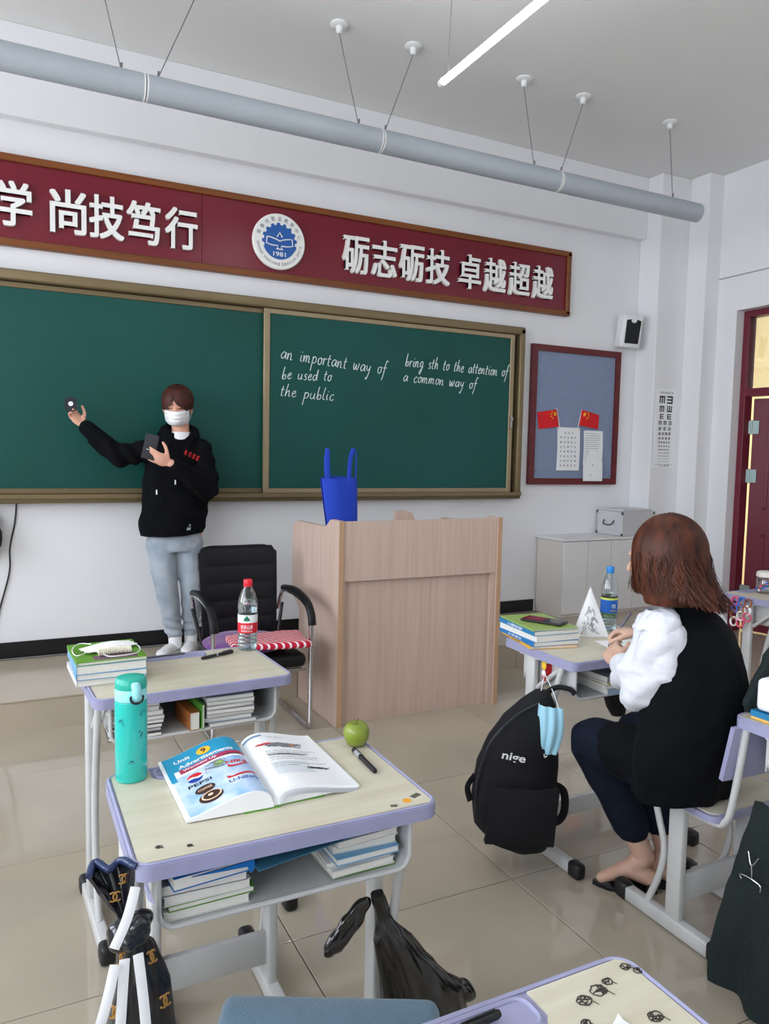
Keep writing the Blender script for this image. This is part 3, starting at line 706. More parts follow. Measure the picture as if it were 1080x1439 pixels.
# ------------------------------------------------------------------ lectern
le = thing('lectern', 'large pinkish wood laminate lectern standing before the platform', 'lectern', (2.06, 3.9, 0))
prof = [(3.60, 0.0), (3.60, 1.104), (3.715, 1.104), (3.735, 1.095), (3.79, 1.058), (4.24, 1.052), (4.285, 1.035), (4.31, 0.99), (4.31, 0.645), (4.27, 0.585), (4.20, 0.545), (4.185, 0.50), (4.185, 0.0)]
for xa, xb in ((1.548, 1.575), (2.545, 2.572)):
    g = G(); g.prism(prof, lambda y, z: (xa, y, z), lambda y, z: (xb, y, z)); p = obj('side_panel', g, WOODP, le)
    g = G(); g.bx(xa - .0005, xb + .0005, 3.5985, 3.6, 0.001, 1.104); obj('edge_band', g, WOODE, p)
g = G(); g.bx(1.576, 2.544, 3.612, 3.630, 0.782, 1.100, 0.001); obj('upper_front_panel', g, WOODP, le)
g = G(); g.bx(1.576, 2.544, 3.645, 3.663, 0.0, 0.782, 0.001); obj('lower_front_panel', g, WOODP, le)
for xa, xb in ((1.576, 1.600), (2.515, 2.544)):
    g = G(); g.bx(xa, xb, 3.618, 3.644, 0.0, 0.781, 0.001); obj('corner_batten', g, WOODP, le)
g = G(); g.bx(1.576, 2.544, 3.664, 4.22, 0.985, 1.003, 0.001); obj('desktop', g, WOODP, le)
g = G(); g.bx(1.576, 2.544, 3.664, 4.18, 0.40, 0.418, 0.001); obj('shelf', g, WOODP, le)
g = G(); g.prism([(2.13, 1.003), (2.13, 1.095), (2.15, 1.112), (2.19, 1.112), (2.25, 1.098), (2.30, 1.003)], lambda x, z: (x, 4.10, z), lambda x, z: (x, 4.12, z)); obj('monitor_board', g, WOODP, le)
# blue bag
NWB = mat('blue nonwoven fabric', (26, 66, 190), 0.75, var=0.1, vscale=12, bump=0.3, bscale=300)
bg = thing('tote_bag', 'upright blue fabric tote bag standing on the lectern', 'bag', (1.70, 3.93, 1.003))
def bagf(side):
    def fn(u, v):
        z = 1.0045 + 0.31 * v; xl = 1.618 - 0.045 * v; xr = 1.80 - 0.012 * v
        return (xl + (xr - xl) * u, 3.93 + side * (0.008 + 0.045 * math.sin(PI * min(1, max(0, u))) ** 0.5 * (0.5 + 0.5 * v)) + 0.006 * math.sin(9 * u + 3 * v) * v, z + (0.012 * math.sin(PI * u) if side > 0 else 0) * v)
    return fn
for s_ in (-1, 1):
    g = G(); g.grid(bagf(s_), 16, 14, 0.002); obj('front_panel' if s_ < 0 else 'back_panel', g, NWB, bg, smooth=60)
g = G(); g.bx(1.62, 1.795, 3.925, 3.935, 1.0035, 1.008); obj('base', g, NWB, bg)
def strap(P, w, t=0.0025):
    g = G(); g.tube(catmull(P, 8), w, 6, sx=t / w, up=(1, 0, 0)); return g
g = strap([(1.605, 3.895, 1.30), (1.598, 3.89, 1.38), (1.592, 3.885, 1.46), (1.598, 3.90, 1.475), (1.60, 3.92, 1.40), (1.61, 3.93, 1.31)], 0.013); obj('handle', g, NWB, bg, smooth=60)
g = strap([(1.725, 3.885, 1.30), (1.725, 3.88, 1.40), (1.74, 3.882, 1.465), (1.765, 3.90, 1.475), (1.782, 3.92, 1.44), (1.786, 3.935, 1.31)], 0.013); obj('handle', g, NWB, bg, smooth=60)
g = G(); g.box((1.645, 3.885, 1.075), (0.012, 0.003, 0.03), (0, 0.3, 0), 0.001); obj('red_mark', g, RED, bg)

# ------------------------------------------------------------------ office chair
ch = thing('office_chair', 'black leather cantilever armchair with chrome runners beside the lectern', 'chair', (1.16, 3.9, 0))
g = G()
def backf(u, v):
    z = 0.36 + 0.57 * v; k = 6.0; s = abs(math.sin(PI * (v * k + 0.15))) ** 0.22
    w = 0.205 * (1.0 + 0.09 * v) if v < 0.95 else 0.215 * 0.985; edge = 1 - abs(2 * u - 1) ** 8
    rc = 0.0
    if v > 0.9: rc = 0.02 * ((v - 0.9) / 0.1) ** 3
    return (1.155 + (2 * u - 1) * (w - rc), 4.085 + 0.06 * v - 0.018 - 0.010 * s * edge - 0.012 * math.sin(PI * v) + 0.02 * (2 * u - 1) ** 2 * -1, z)
g.grid(backf, 24, 72, 0.035); obj('backrest', g, LEATHER, ch, smooth=50)
g = G(); t = G(); t.box((1.155, 3.85, 0.385), (0.46, 0.48, 0.075), None, 0.032, 4); obj('seat', t, LEATHER, ch, smooth=50)
for s_ in (-1, 1):
    x = 1.155 + s_ * 0.255
    g = G(); P = [(x - s_ * 0.02, 4.12, 0.56), (x, 4.09, 0.665), (x, 3.95, 0.685), (x, 3.78, 0.675), (x, 3.66, 0.64), (x, 3.63, 0.58), (x, 3.628, 0.40), (x, 3.628, 0.10), (x, 3.635, 0.035), (x, 3.68, 0.0135), (x, 3.90, 0.0125), (x, 4.10, 0.0125)]
    if s_ < 0: P += [(x + 0.02, 4.155, 0.0125), (x + 0.07, 4.165, 0.0125), (1.155, 4.165, 0.0125)]
    else: P += [(x - 0.02, 4.155, 0.0125), (x - 0.07, 4.165, 0.0125), (1.155, 4.165, 0.0125)]
    g.tube(catmull(P, 6), 0.0125, 12); obj('runner_frame', g, CHROME, ch, smooth=60)
    g = G(); g.tube(catmull([(x, 4.06, 0.690), (x, 3.93, 0.705), (x, 3.80, 0.700), (x, 3.69, 0.672), (x, 3.63, 0.62), (x, 3.615, 0.565)], 6), 0.017, 12, sx=1.3); obj('arm_pad', g, LEATHER, ch, smooth=60)
    g = G(); g.cyl((1.155 + s_ * 0.21, 4.04, 0.40), (x, 4.09, 0.60), 0.010, n=10); obj('back_bracket', g, BLACKP, ch)
g = G(); g.bx(0.93, 1.38, 3.80, 3.83, 0.33, 0.347); g.bx(0.90, 1.41, 3.622, 3.638, 0.33, 0.345); obj('seat_rail', g, CHROME, ch)
PUR = mat('purple fabric', (104, 44, 128), 0.9, sheen=0.3, bump=0.2, bscale=120)
def stripes(name, c1, c2, sc, rot=0.0, duty=0.45):
    m = bpy.data.materials.new(name); m.use_nodes = True; nt = m.node_tree; b = nt.nodes['Principled BSDF']; b.inputs['Roughness'].default_value = 0.85
    tc = nt.nodes.new('ShaderNodeTexCoord'); mp = nt.nodes.new('ShaderNodeMapping'); mp.inputs['Rotation'].default_value = (0, 0, rot)
    sx = nt.nodes.new('ShaderNodeSeparateXYZ'); mu = nt.nodes.new('ShaderNodeMath'); mu.operation = 'MULTIPLY'; mu.inputs[1].default_value = sc
    fr = nt.nodes.new('ShaderNodeMath'); fr.operation = 'FRACT'; gt = nt.nodes.new('ShaderNodeMath'); gt.operation = 'GREATER_THAN'; gt.inputs[1].default_value = duty
    mx = nt.nodes.new('ShaderNodeMix'); mx.data_type = 'RGBA'; mx.inputs[6].default_value = lin(c1); mx.inputs[7].default_value = lin(c2)
    L = nt.links; L.new(tc.outputs['Object'], mp.inputs[0]); L.new(mp.outputs[0], sx.inputs[0]); L.new(sx.outputs[0], mu.inputs[0]); L.new(mu.outputs[0], fr.inputs[0]); L.new(fr.outputs[0], gt.inputs[0]); L.new(gt.outputs[0], mx.inputs[0]); L.new(mx.outputs[2], b.inputs['Base Color'])
    return m
t = thing('purple_cushion', 'flat purple cushion lying on the black armchair seat', 'cushion', (1.12, 3.9, 0.425))
g = G(); g.sphere((1.13, 3.87, 0.447), (0.222, 0.235, 0.032), sub=4)
disp(g, lambda p, n: n * 0.008 * nz(p, 9) + Vector((0, 0, max(0, 0.4240 - p.z))))
for v in g.bm.verts: v.co.z = max(v.co.z, 0.4240)
obj('pad', g, PUR, t, smooth=60)
t = thing('striped_cushion', 'folded red cloth with white stripes lying on the purple cushion', 'cushion', (1.19, 3.75, 0.45))
R = Matrix.Translation((1.205, 3.715, 0.482)) @ Matrix.Rotation(math.radians(-4), 4, 'Z')
g = G(); g.box((0, 0, 0.0), (0.40, 0.27, 0.034), None, 0.013, 3)
bmesh.ops.subdivide_edges(g.bm, edges=g.bm.edges[:], cuts=4, use_grid_fill=True)
g.xf(R); disp(g, lambda p, n: n * 0.010 * nz(p, 12, 2)); obj('folded_cloth', g, stripes('red and white stripes', (196, 18, 54), (245, 235, 240), 40.0, -0.75, 0.68), t, smooth=70)

# ------------------------------------------------------------------ student desks and stools
def rrect(x0, x1, y0, y1, r, n=6):
    o = []
    for cx, cy, a0 in ((x1 - r, y1 - r, 0), (x0 + r, y1 - r, 90), (x0 + r, y0 + r, 180), (x1 - r, y0 + r, 270)):
        for k in range(n + 1): a = math.radians(a0 + 90 * k / n); o.append((cx + r * math.cos(a), cy + r * math.sin(a)))
    return o
def uprof(x0, x1, z0, z1, r, n=6):
    """U section: down the left wall, round the bottom corners, up the right wall"""
    o = [(x0, z1)]
    for k in range(n + 1): a = math.radians(180 + 90 * k / n); o.append((x0 + r + r * math.cos(a), z0 + r + r * math.sin(a)))
    for k in range(n + 1): a = math.radians(270 + 90 * k / n); o.append((x1 - r + r * math.cos(a), z0 + r + r * math.sin(a)))
    o.append((x1, z1)); return o
HT = 0.75
def make_desk(label, loc, rz):
    t = thing('student_desk', label, 'desk', loc, rz, 'student desks with lilac edges')
    L = dict(local=True)
    g = G(); o_ = rrect(-.302, .302, -.206, .206, .035)
    g.prism(o_, lambda x, y: (x, y, HT - 0.030), lambda x, y: (x, y, HT - 0.003))
    bmesh.ops.bevel(g.bm, geom=[e for e in g.bm.edges if len(e.link_faces) == 2 and abs(e.verts[0].co.z - e.verts[1].co.z) < 1e-6 and e.calc_face_angle(0) > 1], offset=0.004, segments=2, affect='EDGES')
    # raised rim and pencil tray lip
    rim = [(x, y, HT - 0.0025) for x, y in rrect(-.296, .296, -.200, .200, .030)]; g.tube(rim, 0.0042, 6, closed=True)
    g.tube([(x, y, HT - 0.0025) for x, y in rrect(-.20, .115, .140, .192, .018, 4)], 0.0042, 6, closed=True)
    g.bx(-.200, .115, .135, .196, HT - 0.006, HT - 0.0018)
    obj('edge_frame', g, PURPLE, t, smooth=40, **L)
    lam = [(-.290, -.194), (.290, -.194), (.290, .194), (.125, .194), (.125, .150), (.110, .132), (-.195, .132), (-.210, .150), (-.210, .194), (-.290, .194)]
    g = G(); g.prism(lam, lambda x, y: (x, y, HT - 0.004), lambda x, y: (x, y, HT)); obj('top_laminate', g, LAM, t, **L)
    # drawer box
    g = G(); p = uprof(-.252, .252, .605, .719, .030); q = [(x * 0.993, z + (0.0022 if z < 0.66 else 0)) for x, z in p]; pr_ = p + q[::-1]
    g.prism(pr_, lambda x, z: (x, -.165, z), lambda x, z: (x, .13, z)); g.bx(-.25, .25, .128, .131, .606, .719)
    g.tube([(x, -.166, z) for x, z in p], 0.0052, 8)
    obj('drawer_box', g, STEEL, t, smooth=40, **L)
    for s_ in (-1, 1):
        x = s_ * 0.278
        g = G(); g.box((x, .045, (.035 + HT - .031) / 2), (.024, .050, HT - .066), None, .006, 2); g.box((x, .045, HT - .034), (0.03, 0.12, 0.006)); obj('leg', g, STEEL, t, smooth=50, **L)
        g = G(); g.tube(catmull([(x, -.125, HT - .032), (x, -.095, .62), (x, -.062, .48), (x, -.045, .36), (x, -.050, .24), (x, -.075, .12), (x, -.105, .045)], 6), 0.0125, 10, sx=0.85, up=(0, 1, 0)); obj('curved_strut', g, STEEL, t, smooth=60, **L)
        g = G(); g.box((x, -.045, .026), (.034, .36, .044), None, .006, 2); obj('foot_bar', g, STEEL, t, smooth=50, **L)
        for ya, yb_ in ((-.268, -.210), (.120, .178)):
            g = G(); g.box((x, (ya + yb_) / 2, 0.028), (0.044, abs(yb_ - ya), 0.056), None, 0.014, 3); obj('foot_cap', g, BLACKP, t, smooth=50, **L)
        g = G(); g.tube([(x * .97, .02, .60), (x * .97, -.12, HT - .035)], 0.010, 8); obj('brace', g, STEEL, t, smooth=50, **L)
    g = G(); g.box((0, .045, .095), (0.53, 0.022, 0.07), None, 0.006, 2); obj('cross_bar', g, STEEL, t, smooth=40, **L)
    return t
def make_stool(label, loc, rz, back=True):
    t = thing('student_chair', label, 'chair', loc, rz, 'student chairs with lilac edged seats'); L = dict(local=True)
    g = G(); g.prism(rrect(-.185, .185, -.175, .175, .035), lambda x, y: (x, y, .420), lambda x, y: (x, y, .439)); obj('seat_edge', g, PURPLE, t, **L)
    g = G(); g.prism(rrect(-.172, .172, -.162, .162, .028), lambda x, y: (x, y, .437), lambda x, y: (x, y, .442)); obj('seat', g, LAM, t, **L)
    for s_ in (-1, 1):
        x = s_ * 0.150
        g = G(); g.box((x, -.02, .228), (.026, .055, .386), None, .006, 2); obj('leg', g, STEEL, t, smooth=50, **L)
        g = G(); g.tube(catmull([(x, .085, .415), (x, .055, .33), (x, .030, .25), (x, .042, .16), (x, .085, .05)], 6), 0.0115, 10, sx=0.8, up=(0, 1, 0)); obj('curved_strut', g, STEEL, t, smooth=60, **L)
        g = G(); g.box((x, .005, .028), (.036, .34, .046), None, .006, 2); obj('foot_bar', g, STEEL, t, smooth=50, **L)
        for ya, yb_ in ((-.212, -.152), (.160, .220)):
            g = G(); g.box((x, (ya + yb_) / 2, 0.030), (0.046, abs(yb_ - ya), 0.060), None, 0.015, 3); obj('foot_cap', g, BLACKP, t, smooth=50, **L)
        g = G(); g.tube(catmull([(x, .05, .407), (x, -.14, .407), (x, -.185, .43), (x, -.205, .50), (x, -.235, .72)], 7), 0.0115, 10, sx=0.9, up=(1, 0, 0)); obj('back_tube', g, STEEL, t, smooth=60, **L)
    g = G(); g.box((0, -.02, .14), (0.29, 0.02, 0.09), None, 0.005, 2); obj('cross_bar', g, STEEL, t, smooth=40, **L)
    g = G(); g.grid(lambda u, v: ((u - .5) * .38, -.198 - .03 * v - 0.012 * math.cos((u - .5) * PI), .56 + .16 * v), 12, 6, 0.014); obj('backrest_edge', g, PURPLE, t, smooth=40, **L)
    g = G(); g.grid(lambda u, v: ((u - .5) * .35, -.196 - .03 * v - 0.012 * math.cos((u - .5) * PI), .575 + .13 * v), 12, 6, 0.001); obj('backrest', g, LAM, t, smooth=40, **L)
    return t
DK = [('student desk with the open picture book, the green apple and a teal flask on it', (0.484, 1.485, 0), 0.0),
      ('student desk with the red-capped water bottle, in front of the black armchair', (0.505, 2.428, 0), 0.050),
      ('student desk cut by the bottom edge with black doodles on its top', (0.482, 0.567, 0), 0.0),
      ('student desk where the woman in the black vest is writing', (2.035, 2.195, 0), 0.0),
      ('student desk at the right edge with a blue and a yellow book on its corner', (2.108, 1.205, 0), 0.0),
      ('distant student desk by the maroon door with a decorated jar on it', (3.750, 2.60, 0), 0.0)]
desk0 = make_desk(*DK[0]); desks = [desk0]
for lb, lo, rz in DK[1:]: desks.append(dup(desk0, lo, rz, lb))
CH = [('student chair between the middle desk and the bottle desk', (0.465, 1.875, 0), 0.0),
      ('student chair the woman in the black vest sits on', (1.975, 1.61, 0), 0.0),
      ('student chair under the blue grey cushion at the bottom edge', (0.43, 1.03, 0), math.radians(-27))]
st0 = make_stool(*CH[0])
for lb, lo, rz in CH[1:]: dup(st0, lo, rz, lb)
# blue grey seat cushion
DEN = mat('blue grey cloth', (84, 114, 134), 0.95, var=0.15, vscale=22, bump=0.3, bscale=260, sheen=0.3)
g = G(); g.box((0, 0, .4665), (.385, .36, .046), None, .022, 4); bmesh.ops.subdivide_edges(g.bm, edges=[e for e in g.bm.edges if e.calc_length() > .1], cuts=8, use_grid_fill=True)
for v in g.bm.verts:
    if v.co.z > .46: v.co.z += .012 * max(0, 1 - (v.co.x / .19) ** 2) * max(0, 1 - (v.co.y / .18) ** 2) + .002 * nz(v.co, 12)
g.xf(Matrix.Translation((.43, 1.03, 0)) @ Matrix.Rotation(math.radians(-27), 4, 'Z'))
tag(obj('seat_cushion', g, DEN, smooth=60), 'blue grey cushion on the chair seat at the bottom edge', 'cushion')
# doodles and stickers on the desk tops
def decal(name, cx, cy, n, r, m, par, seed, z=HT + 0.0005):
    rnd = random.Random(seed); g = G()
    for k in range(n):
        a = rnd.uniform(0, 6.28); q = rnd.uniform(0, r); x, y = cx + q * math.cos(a), cy + q * math.sin(a)
        pts = [(x + rnd.uniform(-r, r) * .6, y + rnd.uniform(-r, r) * .6, z) for _ in range(4)]
        g.tube(catmull(pts, 4), 0.0007, 4)
    return obj(name, g, m, par)
def flower(g, x, y, r, k=7, z=HT + 0.0006):
    r *= .8; rnd = random.Random(int(x * 9000 + y * 700))
    for _ in range(int(9 * r / .01)):
        c0 = (x + rnd.uniform(-r, r) * .7, y + rnd.uniform(-r, r) * .55); g.tube(catmull([(c0[0] + rnd.uniform(-r, r) * .45, c0[1] + rnd.uniform(-r, r) * .35, z) for _ in range(4)], 3), .0008, 4)
    g.tube([(x + r * .9, y - r * .5, z), (x + r * 1.2, y - r * 1.3, z)], .0006, 4)
    g.tube([(x + r * (1 + .22 * nz((math.cos(a), math.sin(a), x * 40), 1.6)) * math.cos(a), y + r * (1 + .3 * nz((math.cos(a), math.sin(a), y * 50), 2.2)) * math.sin(a) * .8, z) for a in [2 * PI * i / 40 for i in range(40)]], 0.0009, 4, closed=True)
DOOD = mat('black doodle ink', (52, 50, 46), 0.7)
for (x, y, r) in ((0.665, 0.715, .013), (0.695, 0.722, .015), (0.718, 0.730, .009), (0.762, 0.742, .009), (0.772, 0.729, .008), (0.728, 0.655, .013), (0.722, 0.628, .008), (0.62, 0.678, .007), (0.64, 0.684, .008)):
    g = G(); flower(g, x, y, r); obj('doodle', g, DOOD, desks[2])
for (x, y, r) in ((0.235, 1.335, .007), (0.286, 1.318, .006)):
    g = G(); flower(g, x, y, r); obj('doodle', g, DOOD, desk0)
g = G(); g.lathe([(0, HT), (.009, HT), (.009, HT + .001), (0, HT + .001)], (0.725, 1.315, 0.0), 12); obj('sticker', g, mat('orange sticker', (226, 160, 40), 0.5), desk0)
g = G(); g.box((0.752, 1.328, HT + .0006), (0.022, 0.012, 0.001), (0, 0, 0.4)); g.box((0.690, 1.305, HT + .0006), (0.014, 0.008, 0.001), (0, 0, -0.3)); obj('sticker', g, mat('grey sticker', (88, 88, 76), 0.6), desk0)

# ------------------------------------------------------------------ books
BC = {}
def bcol(c):
    k = 'cover %d %d %d' % c
    return mat(k, c, 0.4, var=0.06, vscale=20)
def book(label, c, size, rz, col, group, pages=None, soft=0.0, name='book', spine='x', tilt=0.0):
    """size = (w, d, h); spine side on -x (or +y with spine='y'); placed with its base at c"""
    w, d, h = size; t = thing(name, label, 'book', c, rz, group)
    if tilt: t.rotation_euler = (0, tilt, rz)
    L = dict(local=True); ct = 0.0012
    g = G(); g.bx(-w / 2, w / 2, -d / 2, d / 2, h - ct, h, 0); g.bx(-w / 2, w / 2, -d / 2, d / 2, 0, ct, 0); g.bx(-w / 2 - ct, -w / 2, -d / 2, d / 2, 0, h, 0)
    if soft:
        bmesh.ops.subdivide_edges(g.bm, edges=[e for e in g.bm.edges if e.calc_length() > 0.05], cuts=5, use_grid_fill=True)
        for v in g.bm.verts: v.co.z += soft * math.sin(3.0 * v.co.x / w + 1) * (0.3 + 0.7 * abs(v.co.y / d + .5))
    obj('cover', g, bcol(col), t, **L)
    g = G(); g.bx(-w / 2 + .0005, w / 2 - 0.002, -d / 2 + 0.002, d / 2 - 0.002, ct + .0002, h - ct - .0002)
    obj('pages', g, pages or PAPER2, t, **L); return t
def stack(x, y, z, items, lab, group, face=0.0, jit=0.008):
    """items from the bottom up: (w, d, h, colour, rotation)"""
    n = len(items); ords = ['bottom', 'second', 'third', 'fourth', 'fifth', 'sixth', 'seventh', 'eighth', 'ninth', 'tenth']; out = []
    for i, (w, d, h, col, r) in enumerate(items):
        nm = 'topmost' if i == n - 1 else ('lowest' if i == 0 else ords[i] + ' from the bottom')
        out.append(book('%s %s, %s' % (cname(col), 'book', lab.format(nm)), (x + random.uniform(-jit, jit), y + random.uniform(-jit, jit), z), (w, d, h), face + r, col, group)); z += h + 0.0004
    return out, z
def cname(c):
    r, g_, b = c
    if max(c) < 70: return 'black covered'
    if min(c) > 205: return 'white covered'
    if max(c) - min(c) < 22: return 'grey covered'
    if b > r + 25 and b > g_ + 10: return 'blue covered'
    if g_ > r + 15 and g_ > b: return 'green covered'
    if r > 190 and g_ > 140 and b < 120: return 'yellow covered'
    if g_ > r and b > r: return 'teal covered'
    return 'pale covered'
WH = (226, 226, 222); GY = (150, 152, 156); BL = (28, 110, 178); TE = (44, 96, 122); GN = (92, 150, 54); DK_ = (58, 60, 66); LB = (120, 176, 214)
# left pile in the drawer of the middle desk
bz = 0.6085
s1_, zz = stack(0.322, 1.405, bz, [(.150, .16, .018, WH, -PI / 2), (.150, .16, .011, GN, -PI / 2 + .02), (.155, .16, .018, WH, -PI / 2), (.155, .16, .020, GY, -PI / 2 - .03)], '{} in middle desk drawer left pile', 'books in the left of the middle desk drawer')
b_ = book('thick bright blue book on top of the middle desk drawer left pile', (0.322, 1.385, zz + 0.001), (.150, .15, .024), -PI / 2 + .10, (20, 110, 186), 'books in the left of the middle desk drawer', tilt=0)
s2_, zz = stack(0.640, 1.405, bz, [(.150, .14, .008, GN, -PI / 2), (.150, .14, .013, WH, -PI / 2 + .05), (.145, .14, .010, WH, -PI / 2 - .04), (.15, .14, .014, LB, -PI / 2 + .02), (.145, .14, .016, WH, -PI / 2 - .05), (.15, .14, .015, WH, -PI / 2 + .08)], '{} in middle desk drawer right pile', 'books in the right of the middle desk drawer')
g = G(); g.prism([(-.074, .012), (-.074, -.006), (-.066, -.012), (-.060, .002), (.045, .012)], lambda x, z: (.080, -x, z + .011), lambda x, z: (.0825, -x, z + .011)); obj('bent_cover', g, bcol((20, 110, 186)), b_, local=True)
g = G(); g.box((0.500, 1.362, 0.7000), (0.20, 0.14, 0.0022), (0.0, -0.10, 0.05)); tag(obj('folder', g, mat('teal folder', (52, 100, 124), 0.5)), 'dark teal folder lying across the two piles in the middle desk drawer', 'folder', None)
# red capped bottle desk: drawer piles
random.seed(5)
d2x, d2y = 0.485, 2.415
s3_, zz = stack(0.335, 2.335, bz, [(.150, .150, .012, random.choice((WH, GY, DK_)), -PI / 2 + random.uniform(-.03, .03)) for _ in range(8)], '{} in bottle desk drawer left pile', 'books in the left of the bottle desk drawer')
s4_, zz = stack(0.615, 2.345, bz, [(.165, .150, .013, random.choice((WH, GY, (176, 196, 206), GY)), -PI / 2 + random.uniform(-.05, .05)) for _ in range(7)], '{} in bottle desk drawer right pile', 'books in the right of the bottle desk drawer')
b1 = book('small orange brown book leaning beside the right pile in the bottle desk drawer', (0.498, 2.33, bz), (.030, .15, .055), 0.1, (170, 104, 52), None)
b1 = book('thin green book upright beside the right pile in the bottle desk drawer', (0.524, 2.33, bz), (.008, .15, .075), 0.1, (92, 168, 64), None)
# stack on the back left of the bottle desk
s5_, zt5 = stack(0.278, 2.475, HT + 0.001, [(.20, .235, .018, WH, 0.04), (.20, .235, .018, (60, 140, 190), 0.00), (.20, .24, .026, LB, 0.03), (.20, .235, .010, (98, 150, 44), 0.05)], '{} in the bottle desk top pile', 'books piled on the bottle desk', jit=0.004)
for bk in s5_[-1:]:
    g = G(); put_text(g, 'D5', .022, .012, frame((0.06, 0.07, 0.0106), (1, 0, 0), (0, 1, 0))); g.xf(Matrix.Identity(4)); obj('print', g, PAPER, bk, local=True)
    g = G(); g.bx(-0.05, 0.075, -0.105, -0.055, 0.0098, 0.0106); obj('print_band', g, mat('plum print', (110, 80, 100), 0.5), bk, local=True)
# woman's desk pile
s6_, zt6 = stack(1.838, 2.315, HT + 0.001, [(.19, .27, .009, (238, 178, 58), -0.22), (.19, .27, .017, (30, 116, 184), -0.14), (.19, .26, .022, WH, -0.08), (.19, .26, .017, (40, 120, 170), -0.10), (.19, .26, .006, (150, 178, 96), -0.14)], '{} in the pile on the writing desk', 'books piled on the writing desk', jit=0.003)
for bk, txt in ((s6_[1], '小学语文'), (s6_[3], '小题狂做'), (s6_[0], '中考英语')):
    h = 0.017 if bk is not s6_[0] else .009
    g = G(); put_text(g, txt, .11, h * .6, frame((-.0966, 0.01, h / 2), (0, -1, 0), (0, 0, 1)), bold=.01); obj('spine_print', g, PAPER if bk is not s6_[0] else INK, bk, local=True)
# drawer of the woman's desk
s7_, zz = stack(1.99, 2.12, bz, [(.20, .15, .022, (150, 170, 190), PI / 2), (.20, .15, .012, WH, PI / 2), (.20, .15, .010, (196, 190, 120), PI / 2), (.20, .15, .022, GY, PI / 2 + .05)], '{} in the writing desk drawer', 'books in the writing desk drawer')
# right edge desk
s8_, zt8 = stack(1.925, 1.265, HT + 0.001, [(.185, .215, .008, (236, 186, 96), 0.02), (.185, .215, .016, (36, 122, 170), 0.05)], '{} in the pile on the right edge desk', 'books on the right edge desk', jit=0.002)
for bk, txt, h in ((s8_[0], '王后雄学案 教材', .008), (s8_[1], '人民教育', .016)):
    g = G(); put_text(g, txt, .13 if h < .01 else .07, h * .62, frame((-.0941, -0.01, h / 2), (0, -1, 0), (0, 0, 1)), bold=.01); obj('spine_print', g, PAPER if h > .01 else INK, bk, local=True)
# ------------------------------------------------------------------ things on and around the desks
random.seed(21)
TEAL = mat('teal enamel', (38, 186, 176), 0.22, coat=0.5); TEALD = mat('dark teal plastic', (44, 172, 152), 0.3); CYAN = mat('pale cyan plastic', (150, 222, 226), 0.3)
t = thing('vacuum_flask', 'tall teal drinking flask with a black ring standing on the middle desk', 'flask', (0.234, 1.652, HT + .001))
c = Vector((0.234, 1.652, HT + .001))
g = G(); g.lathe([(0, 0), (.0315, 0), (.0335, .004), (.0335, .170), (.0328, .173), (0, .173)], c, 40); obj('body', g, TEAL, t, smooth=40)
g = G(); g.lathe([(.0300, .173), (.0328, .174), (.0328, .198), (.0315, .200), (.028, .200)], c, 40); obj('collar', g, CYAN, t, smooth=40)
g = G(); g.lathe([(0, .199), (.0325, .199), (.0332, .203), (.0330, .214), (.029, .221), (.018, .2235), (0, .224)], c, 40); lid = obj('lid', g, TEALD, t, smooth=40)
g = G(); g.tube([c + Vector((.004, -.034, .215)), c + Vector((.005, -.041, .205)), c + Vector((.006, -.042, .190)), c + Vector((.006, -.036, .182))], [.009, .010, .009, .006], 10); obj('latch', g, CYAN, lid, smooth=60)
g = G(); g.tube([c + Vector((.006 + .0125 * math.cos(a), -.0415 - .002 * math.sin(a), .186 + .0125 * math.sin(a))) for a in [math.radians(-200 + 220 * k / 20) for k in range(21)]], .0024, 8); obj('ring', g, BLACKP, lid, smooth=60)
g = G()
for a, z in ((-1.0, .150), (-1.15, .105), (-1.75, .048), (-2.4, .13)):
    for k in range(5):
        b = a + random.uniform(-.16, .16); q = z + random.uniform(-.007, .007)
        g.tube([c + Vector((.0338 * math.cos(b + e * .12), .0338 * math.sin(b + e * .12), q + random.uniform(-.004, .004))) for e in (0, .5, 1)], .0006, 4)
obj('print', g, mat('slate print', (50, 90, 110), 0.6), t)
# open book
ob = thing('open_book', 'open textbook with a blue picture page lying on the middle desk', 'book', (0.475, 1.55, HT + .001))
xs_, x0_, x1_, y0_, y1_, zb = 0.474, 0.297, 0.660, 1.398, 1.690, HT + .0015
def pz(u):        # height of the page at distance u (0 = spine .. 1 = outer edge)
    return 0.010 + 0.030 * math.sin(PI * min(1, u * 1.25)) ** 0.9 * (1 - 0.35 * u) * (1 if u < .8 else 0) + (0.0) if u < .8 else 0.010 * (1 - (u - .8) / .2) + 0.003
def hz(u): return 0.007 + 0.036 * (math.sin(PI * (u ** 0.55))) * (1 - u) ** 0.35 if 0 < u < 1 else (0.007 if u <= 0 else 0.007)
def left(u, v, o=0.0): return Vector((xs_ - (xs_ - x0_) * u + 0.012 * (v - .5) * (1 - u) + 0.00 * v, y0_ + (y1_ - y0_) * v - 0.004 * (1 - u) * (1 - 2 * v), zb + hz(u) * (1.0 + 0.12 * v) + o))
def right(u, v, o=0.0): return Vector((xs_ + (x1_ - xs_) * u + 0.012 * (v - .5) * (1 - u), y0_ + 0.010 * u + (y1_ + 0.012 * u - y0_) * v, zb + hz(u) * 0.85 * (1.0 + 0.15 * v) + o))
PG = mat('printed page white', (236, 238, 240), 0.55); 
